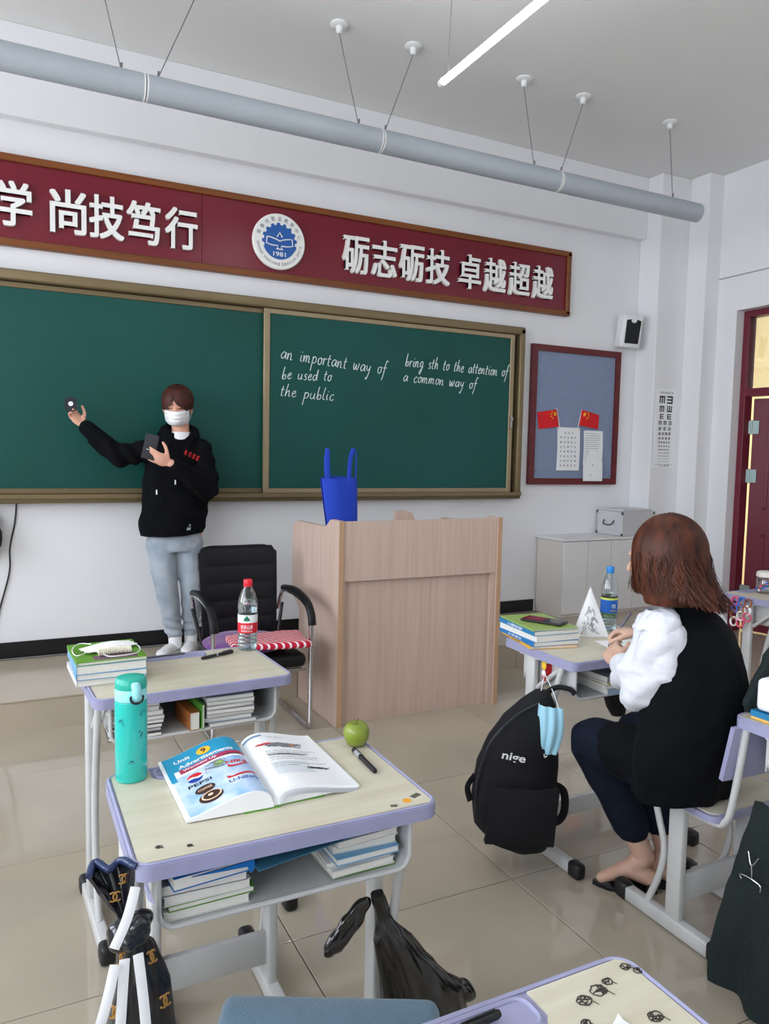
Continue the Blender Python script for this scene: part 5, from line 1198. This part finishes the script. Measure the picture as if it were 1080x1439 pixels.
def coatf(u, v):
    z = .545 - .565 * v + .07 * u * v; y = 1.300 - (.30) * u + .12 * v * (1 - u) * (1 if v < .8 else 1 - (v - .8) * 1.2)
    x = 1.805 - .028 * math.sin(u * 13 + v * 2) * (.3 + v) * .7 - .035 * math.sin(PI * u) - .02 * v
    return (x, y, z)
g = G(); g.grid(coatf, 40, 30, .02); disp(g, lambda p, n: n * .004 * nz(p, 20)); obj('cloth', g, DG, ct, smooth=70)
g = G(); g.tube(catmull([(1.74, 1.285, .43), (1.735, 1.27, .40), (1.742, 1.255, .425)], 6), .0022, 6); g.tube([(1.735, 1.27, .40), (1.737, 1.268, .365)], .0022, 6); g.tube(catmull([(1.735, 1.298, .350), (1.733, 1.300, .362), (1.732, 1.27, .366), (1.731, 1.24, .362), (1.731, 1.238, .345)], 5), .0024, 6); obj('metal_hook', g, CHROME, ct, smooth=60)
# far desk: decorated jar and ribbons
jx, jy = 3.66, 2.69
t = thing('decorated_jar', 'clear lidded jar with coloured dots on the distant desk', 'jar', (jx, jy, HT + .001))
g = G(); g.lathe([(0, .002), (.045, .001), (.050, .008), (.050, .075), (.042, .088), (.040, .092)], (jx, jy, HT + .001), 28); obj('glass', g, clear_mat('jar glass', (245, 245, 248), .2), t, smooth=50)
g = G(); g.lathe([(.040, .090), (.052, .090), (.053, .096), (.051, .112), (.040, .118), (0, .119)], (jx, jy, HT + .001), 28); obj('lid', g, mat('milky lid', (222, 218, 212), .4), t, smooth=50)
random.seed(4)
cols = [mat('dot pink', (226, 90, 120), .5), mat('dot blue', (60, 110, 200), .5), mat('dot brown', (150, 92, 60), .5), mat('dot white', (238, 238, 240), .5)]
for i in range(26):
    a = random.uniform(0, 6.28); g = G(); g.sphere((jx + .047 * math.cos(a), jy + .047 * math.sin(a), HT + random.uniform(.012, .085)), .008, sub=1); obj('paper_star', g, cols[i % 4], t, smooth=60)
t = thing('paper_garland', 'colourful folded paper strips hanging off the distant desk corner', 'garland', (3.437, 2.66, .6))
for k, (x, y) in enumerate(((3.437, 2.70), (3.437, 2.66), (3.435, 2.62))):
    for q in range(4 if k < 2 else 3):
        g = G(); g.tube([(x - .006 + .004 * math.sin(q * 2 + a), y + .019 * math.cos(a), .722 - q * .036 + .023 * math.sin(a)) for a in [2 * PI * i / 14 for i in range(14)]], .0075, 6, sx=.6, closed=True); obj('paper_link', g, cols[(q + k) % 4], t)
# dark bag at the left edge of the wall
t = thing('wall_bag', 'dark cloth bag hanging at the left edge below the blackboard', 'bag', (-.17, 4.98, .82))
g = G(); loft(g, [(-.17, 4.985, .83, .10, .05), (-.17, 4.985, .87, .145, .065), (-.17, 4.985, .95, .15, .07), (-.175, 4.985, 1.03, .12, .05), (-.18, 4.985, 1.085, .07, .03)], 30)
bmesh.ops.subdivide_edges(g.bm, edges=g.bm.edges[:], cuts=1, use_grid_fill=True); disp(g, lambda p, n: n * .02 * crumple(p, 8, 6)); obj('bag_body', g, mat('charcoal cloth', (34, 36, 36), .9, bump=.3, bscale=60), t, smooth=60)
g = G(); g.tube([(-.18, 5.0, 1.07), (-.18, 5.03, 1.10), (-.18, 5.06, 1.10)], .008, 8); obj('hook', g, CHROME, t)
# floor specks

t = thing('pouch', 'small black bag hanging under the far side of the writing desk', 'bag', (2.24, 2.27, .42))
g = G(); loft(g, [(2.255, 2.30, .40, .030, .025), (2.245, 2.30, .44, .045, .03), (2.225, 2.30, .53, .065, .035), (2.215, 2.30, .575, .060, .032), (2.23, 2.30, .598, .03, .02)], 26)
bmesh.ops.subdivide_edges(g.bm, edges=g.bm.edges[:], cuts=1, use_grid_fill=True); disp(g, lambda p, n: n * .008 * nz(p, 14)); obj('bag_body', g, mat('dark brown cloth', (26, 20, 20), .9), t, smooth=60)
g = G(); g.tube([(2.23, 2.30, .59), (2.26, 2.285, .600)], .005, 8); obj('strap', g, BLACKP, t, smooth=60)
# ------------------------------------------------------------------ people
def head_prims(g, k=1.0, female=True):
    """head in its own frame: face toward -Y, centre of the skull at the origin"""
    g.sphere((0, .008 * k, .020 * k), (.074 * k, .092 * k, .092 * k), sub=3)
    g.sphere((0, -.020 * k, -.030 * k), (.062 * k, .068 * k, .074 * k), sub=3)
    g.sphere((0, -.040 * k, -.072 * k), (.038 * k, .040 * k, .034 * k), sub=3)
    for s in (-1, 1):
        g.sphere((s * .036 * k, -.056 * k, -.028 * k), (.026 * k, .024 * k, .024 * k), sub=2)
        g.sphere((s * .076 * k, .006 * k, -.018 * k), (.009 * k, .019 * k, .031 * k), Matrix.Rotation(s * .25, 3, 'Z'), 2)
        g.sphere((s * .030 * k, -.074 * k, .016 * k), (.024 * k, .012 * k, .010 * k), sub=2)
    caps(g, (0, -.082 * k, .006 * k), .0075 * k, (0, -.102 * k, -.030 * k), .0115 * k)
    g.sphere((0, -.085 * k, -.060 * k), (.022 * k, .010 * k, .008 * k), sub=2); g.sphere((0, -.082 * k, -.070 * k), (.019 * k, .010 * k, .007 * k), sub=2)
    return g
def merge_xf(dst, src, M): dst.merge(src.bm, M)

# ---- woman standing in front of the blackboard
tw = thing('person', 'standing person in black hoodie, jeans and white mask pointing at the blackboard', 'person', (.97, 4.78, PZ))
HC = Vector((.955, 4.755, 1.722)); HM = Matrix.Translation(HC) @ Matrix.Rotation(math.radians(-20), 4, 'Z') @ Matrix.Rotation(math.radians(16), 4, 'X')
body = G(); h = G(); head_prims(h, 1.06); merge_xf(body, h, HM)
caps(body, (.975, 4.79, 1.66), .052, (.985, 4.80, 1.53), .054)
loft(body, [(.965, 4.80, .95, .145, .10), (.96, 4.80, 1.10, .125, .09), (.965, 4.80, 1.28, .14, .10), (.97, 4.80, 1.43, .155, .095), (.98, 4.80, 1.50, .12, .07), (.985, 4.80, 1.54, .06, .05)])
rs, re, rw = Vector((.835, 4.80, 1.475)), Vector((.600, 4.775, 1.415)), Vector((.425, 4.80, 1.585))
ls, le_, lw = Vector((1.110, 4.79, 1.465)), Vector((1.105, 4.66, 1.225)), Vector((.868, 4.500, 1.375))
chain(body, [rs, re, rw], [.050, .038, .027]); chain(body, [ls, le_, lw], [.050, .038, .027])
hipR, knR, anR = Vector((.865, 4.80, .95)), Vector((.895, 4.78, .60)), Vector((.955, 4.83, .245))
hipL, knL, anL = Vector((1.035, 4.80, .95)), Vector((1.05, 4.79, .60)), Vector((1.060, 4.86, .245))
chain(body, [hipR, knR, anR], [.080, .052, .036]); chain(body, [hipL, knL, anL], [.080, .052, .036])
hand(body, rw + Vector((-.010, .005, .008)), (-.60, .22, .70), (-.25, .90, -.45), .160, side=-1, curls=[(35, 45, 35), (40, 50, 35), (42, 50, 35), (45, 50, 35)], thumb=(50, 20), r=.0085)
hand(body, lw + Vector((-.014, -.004, .006)), (-.90, .02, .38), (-.10, -.97, -.22), .170, side=1, curls=[(12, 22, 18), (15, 25, 20), (18, 28, 22), (22, 32, 25)], thumb=(62, 10), r=.0085)
gb = remeshed(body, .0045, 4); obj('body', gb, SKIN, tw, smooth=180)
# eyes looking down, brows, lips are under the mask
for s in (-1, 1):
    g = G(); g.tube(catmull([HM @ Vector((s * .016, -.0885, .0075)), HM @ Vector((s * .030, -.0900, .0030)), HM @ Vector((s * .046, -.0790, .0070))], 6), .0017, 6); obj('closed_eyelid', g, mat('lash brown', (40, 26, 22), .7), tw)
    g = G(); g.tube(catmull([HM @ Vector((s * .012, -.0895, .030)), HM @ Vector((s * .030, -.0885, .035)), HM @ Vector((s * .050, -.0750, .030))], 6), [.0016] * 0 or .0022, 6); obj('eyebrow', g, mat('brow brown', (70, 44, 34), .8), tw)
HAIR1 = mat('dark reddish brown hair', (40, 20, 16), 0.5, spec=.35, var=.5, vscale=30, col2=(82, 40, 28))
g = G(); g.sphere((0, .020, .036), (.086, .097, .090), sub=4); g.sphere((0, .050, -.015), (.072, .062, .075), sub=3)
q = remeshed(g, .006, 3)
for v in [v for v in q.bm.verts if v.co.y < -.02 and v.co.z < .045 - (v.co.y + .02) * .2]: v.co.y = -.02 + (v.co.y + .02) * .15
q.xf(HM); 
hs = G(); random.seed(31)
def bangs():
    return -PI / 2 + random.gauss(0, .62)
hair_strands(hs, (0, .004, .030), (.086, .100, .090), bangs, (.05, .5), lambda ph: 1.42 - .50 * math.exp(-((ph + PI / 2 + .10) / .20) ** 2) + .15 * min(1, abs(ph + PI / 2)), lambda ph: .012 + .030 * min(1, abs(ph + PI / 2) / .8) ** 2 - .012 * math.exp(-((ph + PI / 2 + .12) / .2) ** 2), 420, .0045, flare=.004, jit=.003)
hair_strands(hs, (0, .018, .030), (.090, .102, .096), (-.2, PI + .2), (.05, .9), 1.75, .02, 420, .0055, flare=-.02, jit=.002)
for s in (-1, 1): hair_strands(hs, (0, .010, .030), (.088, .094, .090), ((-.50, -.05) if s > 0 else (PI + .05, PI + .50)), (.1, .8), 1.55, .035, 60, .004, flare=-.004, jit=.003)
hs.xf(HM); q.merge(hs.bm); obj('hair', q, HAIR1, tw, smooth=60)
# mask
def tmask(u, v):
    x = (u - .5) * .145 * (1.0 - .16 * max(0, v - .45) ** 1 * 1.6); z = -.006 - .092 * v
    yb_ = -.084 - .034 * math.cos((u - .5) * PI * .92) + (.018 if v > .8 else 0) * (v - .8) * 5 - .012 * math.sin(PI * v) * math.cos((u - .5) * PI)
    return (x, yb_ + .050 * (abs(2 * u - 1) ** 2.6) + .0018 * math.sin(v * 26), z)
g = G(); g.grid(tmask, 26, 26, .0018); g.xf(HM); mk = obj('face_mask', g, MW, tw, smooth=60)
for s in (-1, 1):
    for z0, z1 in ((-.012, .008), (-.086, -.036)):
        g = G(); g.tube(catmull([HM @ Vector((s * .067, -.040, z0)), HM @ Vector((s * .077, -.012, (z0 + z1) / 2)), HM @ Vector((s * .082, .018, z1))], 5), .0013, 5); obj('ear_loop', g, MW, mk)
# white tee at the neck
g = G(); loft(g, [(.972, 4.785, 1.510, .078, .068), (.973, 4.782, 1.566, .064, .062)], 24); q = remeshed(g, .006, 2); obj('white_tee', q, MW, tw, smooth=180)
# hoodie
g = G()
loft(g, [(.925, 4.795, .885, .185, .128), (.928, 4.795, .93, .195, .134), (.940, 4.795, 1.02, .205, .140), (.950, 4.795, 1.15, .205, .140), (.958, 4.795, 1.28, .200, .138), (.965, 4.795, 1.38, .190, .130), (.970, 4.80, 1.455, .165, .110), (.975, 4.80, 1.50, .125, .088), (.98, 4.80, 1.545, .086, .074)], 36)
chain(g, [Vector((.86, 4.80, 1.465)), re + Vector((0.01, 0, -.005)), rw + Vector((.012, 0, -.010))], [.072, .066, .046]); chain(g, [Vector((1.10, 4.79, 1.455)), le_ + Vector((.012, .0, -.005)), lw + Vector((.018, .012, -.012))], [.078, .072, .046])
g.sphere((.985, 4.870, 1.545), (.135, .060, .068), sub=3)       # hood lying on the back
t_ = []
for k in range(15): a = math.radians(-60 + 300 * k / 14); t_.append(Vector((.978 + .092 * math.cos(a), 4.808 + .076 * math.sin(a), 1.572 + .024 * math.sin(a) - (.02 if math.sin(a) < -.5 else 0))))
g.tube(t_, .030, 10)
q = remeshed(g, .0062, 4)
cut(q, (0, 0, .893), (0.04, 0, -1))
def folds(p, n):
    a = 0
    if p.z < 1.5:
        arm_r = max(0, min(1, (.80 - p.x) / .08)); a += arm_r * .007 * math.sin(p.x * 70 + p.z * 30 + 3 * nz(p, 6))
        arm_l = max(0, min(1, (p.x - 1.03) / .06)) * max(0, min(1, (4.80 - p.y) / .05)); a += arm_l * .006 * math.sin(p.z * 75 + p.x * 20 + 3 * nz(p, 6))
        a += .009 * nz((p[0] * 1.2, p[1], p[2] * .6), 9, 3) * (1 - arm_r) + .005 * math.sin(p.z * 42 + p.x * 30) * max(0, nz(p, 3, 9)) + .010 * max(0, nz((p[0], p[1], p[2] * 2), 7, 5)) * max(0, 1 - abs(p.z - .96) / .1)
    return n * a
disp(q, folds); hd = obj('hoodie', q, BLACKC, tw, smooth=180)
g = G()
for P in ([(.935, 4.69, 1.52), (.925, 4.655, 1.44), (.918, 4.648, 1.33), (.915, 4.650, 1.275)], [(.870, 4.70, 1.50), (.835, 4.660, 1.40), (.815, 4.648, 1.30), (.808, 4.650, 1.215)]):
    pass
for P in ([(.940, 4.712, 1.52), (.930, 4.668, 1.44), (.924, 4.648, 1.34), (.920, 4.646, 1.275)], [(.905, 4.715, 1.515), (.860, 4.672, 1.41), (.826, 4.652, 1.30), (.812, 4.655, 1.215)]):
    g = G(); g.tube(catmull(P, 6), .0035, 6); d_ = obj('drawstring', g, BLACKC, hd, smooth=60)
    g = G(); g.cyl(P[-1], Vector(P[-1]) + Vector((0, 0, -.028)), .0045, n=8); obj('cord_tip', g, MW, hd)
for i, ch_ in enumerate('ROSE'):
    g = G(); put_text(g, ch_, .017, .030, frame((.985 + .024 * i, 4.652 + .003 * i, 1.440 - .011 * i), (1, .08, -.45), (.25, .0, 1)), bold=.03, ext=.001); obj('red_letter', g, RED, hd)
g = G(); g.box((1.00, 4.668, .985), (.032, .002, .036), (0, 0, .1)); obj('woven_tag', g, mat('tag grey', (150, 170, 172), .6), hd)
g = G(); g.box((1.00, 4.6665, .990), (.024, .002, .016), (0, 0, .1)); obj('tag_print', g, INK, hd)
# jeans
JEAN = mat('pale blue denim', (180, 189, 198), 0.9, spec=.2, var=.22, vscale=9, col2=(146, 158, 172), bump=.15, bscale=220)
g = G()
loft(g, [(.955, 4.80, .83, .15, .105), (.955, 4.80, .92, .16, .112), (.955, 4.80, 1.0, .15, .10)], 28)
chain(g, [Vector((.868, 4.80, .88)), Vector((.890, 4.785, .60)), Vector((.950, 4.825, .30))], [.098, .070, .050]); chain(g, [Vector((1.030, 4.80, .88)), Vector((1.048, 4.795, .60)), Vector((1.062, 4.855, .30))], [.094, .069, .051])
q = remeshed(g, .0065, 3); cut(q, (0, 0, .262), (0, 0, -1))
disp(q, lambda p, n: n * (.005 * nz(p, 14, 2) + .006 * math.sin(p.z * 62 + p.x * 60 + 4 * nz(p, 6)) * max(0, nz(p, 5, 1)) + (.005 * math.sin(p.z * 110 + p.x * 40 + 3 * nz(p, 8)) if p.z < .40 else 0)))
jn = obj('jeans', q, JEAN, tw, smooth=180)
# shoes
SH = mat('white shoe leather', (226, 226, 226), .5)
def shoe(toe, heel, m, par, k=1.0, name='shoe', sole=None):
    toe, heel = Vector(toe), Vector(heel); d = (toe - heel); L = d.length; M = frame(heel, d, (-d.y, d.x, 0)); 
    g = G(); g.sphere((L * .18, 0, .042 * k), (.050 * k, .037 * k, .040 * k), sub=3); g.sphere((L * .50, 0, .036 * k), (.085 * k, .038 * k, .033 * k), sub=3); g.sphere((L * .78, 0, .028 * k), (.062 * k, .044 * k, .027 * k), sub=3); g.sphere((L * .22, 0, .075 * k), (.042 * k, .034 * k, .034 * k), sub=3)
    q = remeshed(g, .006, 3)
    for v in q.bm.verts: v.co.z = max(v.co.z, .012)
    q.xf(M); o = obj(name, q, m, par, smooth=180)
    g = G(); g.prism([(L * .02, 0), (L * .05, .036 * k), (L * .45, .036 * k), (L * .75, .048 * k), (L * .97, .028 * k), (L * 1.02, 0), (L * .97, -.028 * k), (L * .75, -.048 * k), (L * .45, -.036 * k), (L * .05, -.036 * k)], lambda x, y: (x, y, .0005), lambda x, y: (x, y, .018)); g.xf(M); obj('sole', g, sole or m, o, smooth=40)
    for i in range(4):
        g = G(); x = L * (.40 + .09 * i); g.tube([(x, -.020, .060 - .006 * i), (x + .008, 0, .072 - .007 * i), (x, .020, .060 - .006 * i)], .003, 6); g.xf(M); obj('lace', g, m, o)
    return o
shoe((.835, 4.70, PZ), (.985, 4.875, PZ), SH, tw); shoe((1.00, 4.72, PZ), (1.085, 4.915, PZ), SH, tw)
for a in (anR, anL):
    g = G(); g.cyl(a + Vector((0, .0, -.04)), a + Vector((-.002, -.004, .05)), .040, .042, 16); obj('sock', g, MW, tw, smooth=60)
# things she holds
t = thing('remote_control', 'small black remote with a white round button held up at the blackboard', 'remote', (.352, 4.80, 1.66))
R = frame((.352, 4.792, 1.708), (1, -.1, .05), (-.05, .15, 1))
g = G(); g.prism(rrect(-.033, .033, -.040, .040, .024), lambda x, y: (x, y, -.010), lambda x, y: (x, y, .010)); g.xf(R); obj('case', g, mat('navy black plastic', (18, 20, 32), .4), t, smooth=50)
g = G(); g.lathe([(0, .014), (.013, .014), (.014, .011), (0, .011)], (0, 0, 0), 20); g.xf(R); obj('button', g, MW, t)
t = thing('smartphone', 'dark smartphone held by the standing person', 'phone', (.79, 4.5, 1.45))
R = frame((.752, 4.513, 1.470), (.95, .02, -.25), (.22, .25, .93))
g = G(); g.box((0, 0, 0), (.076, .150, .009), None, .003, 3); g.xf(R); obj('case', g, mat('grey phone case', (46, 46, 52), .35), t, smooth=40)
g = G(); g.box((0, -.02, .0052), (.040, .007, .0006)); g.xf(R); obj('shiny_mark', g, CHROME, t)
g = G(); g.box((0, 0, -.0048), (.068, .142, .0006)); g.xf(R); obj('screen', g, mat('dark glass screen', (26, 28, 34), .08), t)

# ---- woman seated at the writing desk, seen from behind
sw = thing('person', 'seated woman with auburn hair, black vest and white blouse writing at her desk', 'person', (1.86, 1.60, 0))
HC2 = Vector((1.757, 1.640, 1.165)); HM2 = Matrix.Translation(HC2) @ Matrix.Rotation(math.radians(-160), 4, 'Z') @ Matrix.Rotation(math.radians(8), 4, 'X')
body = G(); h = G(); head_prims(h, 1.04); merge_xf(body, h, HM2)
caps(body, (1.775, 1.625, 1.10), .054, (1.815, 1.60, 1.00), .056)
loft(body, [(1.85, 1.60, .49, .120, .08), (1.85, 1.59, .60, .130, .085), (1.85, 1.575, .74, .135, .090), (1.84, 1.575, .88, .130, .085), (1.83, 1.585, .96, .085, .06), (1.82, 1.59, 1.01, .055, .05)])
ls2, le2, lw2 = Vector((1.705, 1.590, .940)), Vector((1.715, 1.630, .775)), Vector((1.812, 1.855, .782))
rs2, re2, rw2 = Vector((1.945, 1.62, .930)), Vector((2.075, 1.80, .775)), Vector((2.065, 2.005, .822))
chain(body, [ls2 + Vector((.012, 0, -.03)), le2, lw2], [.040, .036, .026]); chain(body, [rs2 + Vector((-.03, 0, -.04)), re2, rw2], [.038, .036, .026])
hand(body, lw2 + Vector((.008, .012, .002)), (.36, .90, .25), (-.75, .10, .62), .165, side=1, curls=[(35, 45, 35), (40, 50, 35), (45, 50, 35), (50, 50, 35)], thumb=(48, 20), r=.0085)
hand(body, rw2 + Vector((-.004, .012, .004)), (-.55, .70, -.05), (.30, -.15, .90), .165, side=-1, curls=[(45, 50, 30), (50, 55, 30), (55, 60, 35), (60, 60, 35)], thumb=(35, 20), r=.0085)
hp, kn, an_ = Vector((1.80, 1.56, .50)), Vector((1.775, 1.935, .495)), Vector((1.930, 1.815, .105))
hp2, kn2, an2 = Vector((1.93, 1.60, .51)), Vector((2.00, 1.94, .485)), Vector((2.015, 1.80, .105))
chain(body, [hp, kn, an_], [.066, .052, .034]); chain(body, [hp2, kn2, an2], [.066, .052, .034])
toe1, toe2 = Vector((1.800, 1.880, .030)), Vector((1.905, 1.905, .030))
chain(body, [an_ + Vector((.008, -.03, -.065)), an_ + Vector((-.045, .030, -.045)), toe1], [.028, .030, .018]); caps(body, an_, .034, an_ + Vector((-.03, .02, -.035)), .032)
chain(body, [an2 + Vector((.008, -.03, -.065)), an2 + Vector((-.040, .035, -.045)), toe2], [.028, .030, .018]); caps(body, an2, .034, an2 + Vector((-.03, .02, -.035)), .032)
gb = remeshed(body, .0045, 4); obj('body', gb, SKIN2, sw, smooth=180)
HAIR2 = mat('auburn hair', (38, 16, 10), 0.5, spec=.35, var=.6, vscale=20, stretch=(1.5, 1.5, .35), col2=(92, 46, 26))
g = G(); g.sphere((1.762, 1.625, 1.185), (.100, .102, .104), sub=4)
loft(g, [(1.785, 1.590, 1.035, .125, .075), (1.778, 1.595, 1.08, .122, .088), (1.768, 1.608, 1.13, .110, .092), (1.762, 1.622, 1.18, .098, .094)], 30)
q = remeshed(g, .007, 4)
fd = (HM2.to_3x3() @ Vector((0, -1, 0))).normalized()
for v in q.bm.verts:
    r_ = v.co - HC2; f = r_.dot(fd)
    if f > .035 and v.co.z < HC2.z + .05: v.co -= fd * (f - .035)
fa = math.atan2(fd.y, fd.x); hs = G(); random.seed(12)
def away():
    while True:
        a = random.uniform(-PI, PI); d_ = (a - fa + PI) % (2 * PI) - PI
        if abs(d_) > .75: return a
hair_strands(hs, (1.762, 1.622, 1.185), (.104, .105, .108), away, (.02, 1.2), 1.52, lambda ph: .125 + .045 * max(0, math.cos(ph + .6)), 1500, .0060, flare=lambda ph: .016 + .040 * max(-.6, math.cos(ph + .5)), jit=.006, wave=.005)
hair_strands(hs, (1.762, 1.622, 1.185), (.106, .107, .110), away, (.02, .5), 1.52, lambda ph: .12 + .055 * max(0, math.cos(ph + .6)), 260, .0022, flare=lambda ph: .030 + .045 * max(-.5, math.cos(ph + .5)), jit=.010, wave=.010)
q.merge(hs.bm); obj('hair', q, HAIR2, sw, smooth=60)
# blouse
BL_ = mat('white blouse cotton', (216, 219, 227), 0.85, bump=.2, bscale=160)
g = G(); loft(g, [(1.85, 1.58, .62, .130, .090), (1.84, 1.58, .80, .130, .090), (1.83, 1.59, .92, .105, .070), (1.82, 1.595, .985, .065, .05)], 28)
chain(g, [Vector((1.715, 1.592, .945)), Vector((1.710, 1.598, .880)), Vector((1.712, 1.628, .790)), Vector((1.780, 1.785, .775))], [.066, .082, .088, .052])
chain(g, [Vector((1.945, 1.62, .930)), Vector((2.01, 1.71, .85)), Vector((2.07, 1.79, .775)), Vector((2.07, 1.93, .80))], [.056, .066, .066, .046])
g.sphere((1.700, 1.592, .985), (.055, .060, .030), Matrix.Rotation(-.5, 3, 'Y'), 3)
q = remeshed(g, .0062, 3)
disp(q, lambda p, n: n * (.014 * nz(p, 13, 5) + .016 * abs(nz((p[0], p[1], p[2] * .7), 16, 2)) + .008 * math.sin(p.z * 55 + p.y * 45) * (1 if p.z < .84 else .3) + (.004 * nz(p, 70) if p.z > .95 else 0)))
bo = obj('blouse', q, BL_, sw, smooth=180)
g = G(); g.tube([lw2 + Vector((-.022, -.052, -.004)), lw2 + Vector((-.006, -.018, -.001))], .040, 18); obj('cuff', g, BL_, bo, smooth=50)
# shoulder ruffle with lace holes
g = G(); g.grid(lambda u, v: (1.722 - .088 * math.cos(PI * (u - .5) * 1.0) * (.50 + .5 * v), 1.610 + .055 * math.sin(PI * (u - .5) * 1.0) * (.5 + .5 * v), 1.016 - .052 * v + .003 * math.sin(u * 38) * v), 40, 8, .003)
obj('shoulder_ruffle', g, BL_, bo, smooth=70)
# long vest
VEST = mat('black suiting', (5, 7, 12), 0.9, spec=.2, bump=.12, bscale=260)
g = G(); loft(g, [(1.850, 1.60, .375, .175, .105), (1.852, 1.598, .46, .188, .112), (1.850, 1.585, .56, .196, .126), (1.845, 1.570, .68, .182, .132), (1.838, 1.565, .80, .172, .124), (1.838, 1.578, .89, .158, .110), (1.834, 1.588, .945, .142, .094), (1.826, 1.592, .985, .115, .078), (1.815, 1.595, 1.02, .070, .060), (1.810, 1.60, 1.055, .062, .055)], 40)
caps(g, (1.80, 1.60, .53), .105, (1.785, 1.80, .515), .088); caps(g, (1.93, 1.60, .53), .105, (1.97, 1.80, .510), .088)
q = remeshed(g, .0065, 4); cut(q, (1.86, 1.5, .450), (.03, .02, -1))
disp(q, lambda p, n: n * (.008 * nz((p[0] * 1.3, p[1] * 1.3, p[2] * .5), 8, 6) + (.006 * math.sin(p.x * 70 + p.y * 50) * max(0, (.62 - p.z) * 3.5) if p.z < .62 else 0) + .004 * nz(p, 20, 1)))
obj('vest', q, VEST, sw, smooth=180)
# trousers
TR_ = mat('navy trousers', (9, 18, 34), 0.85, spec=.25, bump=.12, bscale=220)
g = G(); chain(g, [Vector((1.81, 1.60, .52)), kn + Vector((.004, -.005, .0)), Vector((1.893, 1.845, .215))], [.10, .078, .062]); chain(g, [Vector((1.94, 1.60, .52)), kn2, Vector((2.010, 1.835, .215))], [.10, .078, .062])
q = remeshed(g, .0065, 4); cut(q, (1.9, 1.84, .168), (0, 0, -1)); disp(q, lambda p, n: n * (.006 * nz(p, 10, 2) + .004 * math.sin(p.z * 70 + p.x * 30) * max(0, nz(p, 5, 3) + .2)))
obj('trousers', q, TR_, sw, smooth=180)
# flat shoes
SHB = mat('black shoe suede', (16, 16, 20), .6)
for an1, toe in ((an_, toe1), (an2, toe2)):
    heel = an1 + Vector((.014, -.045, 0)); heel.z = 0; tp = Vector((toe.x - .022, toe.y + .018, 0)); d = tp - heel; L = d.length; M = frame(heel, d, (-d.y, d.x, 0))
    def sh(u, v):
        a = PI * 2 * v; w = .036 * math.sin(PI * min(1, u * .93 + .07)) ** .55 * (1 - .35 * max(0, u - .6) / .4 * 1.6 if u > .6 else 1)
        top = .038 if u < .15 else (.020 + .012 * (1 if u > .72 else 0) * (1 - (u - .72) / .28))
        zz = .004 if math.sin(a) < 0 else top * abs(math.sin(a)) ** .6
        return (L * u, w * math.cos(a), zz)
    g = G()
    for k in range(2):
        g.grid(lambda u, v: sh(u if k else u, v * .5 + .0), 24, 14) if k == 0 else None
    # closed vamp over the toes, low sides and heel
    bmv = [f for f in g.bm.faces if .16 < f.calc_center_median().x / L < .70 and abs(f.calc_center_median().y) < .026]
    bmesh.ops.delete(g.bm, geom=bmv, context='FACES')
    g.prism([(L * .0, .014), (L * .1, .03), (L * .45, .033), (L * .75, .032), (L * .93, .012), (L * .985, 0), (L * .93, -.012), (L * .75, -.032), (L * .45, -.033), (L * .1, -.03), (L * .0, -.014)], lambda x, y: (x, y, .0005), lambda x, y: (x, y, .0065))
    g.xf(M); o = obj('flat_shoe', g, SHB, sw, smooth=50)
    g = G(); g.box((L * .80, 0, .033), (.014, .030, .004), None, .001); g.xf(M); obj('buckle', g, CHROME, o)
t = pen('slim pen held upright in the seated woman\'s right hand', (2.005, 2.110, HT + .006), (2.075, 2.075, .888), .0045, m=mat('grey pen barrel', (96, 96, 108), .4), clip=False)
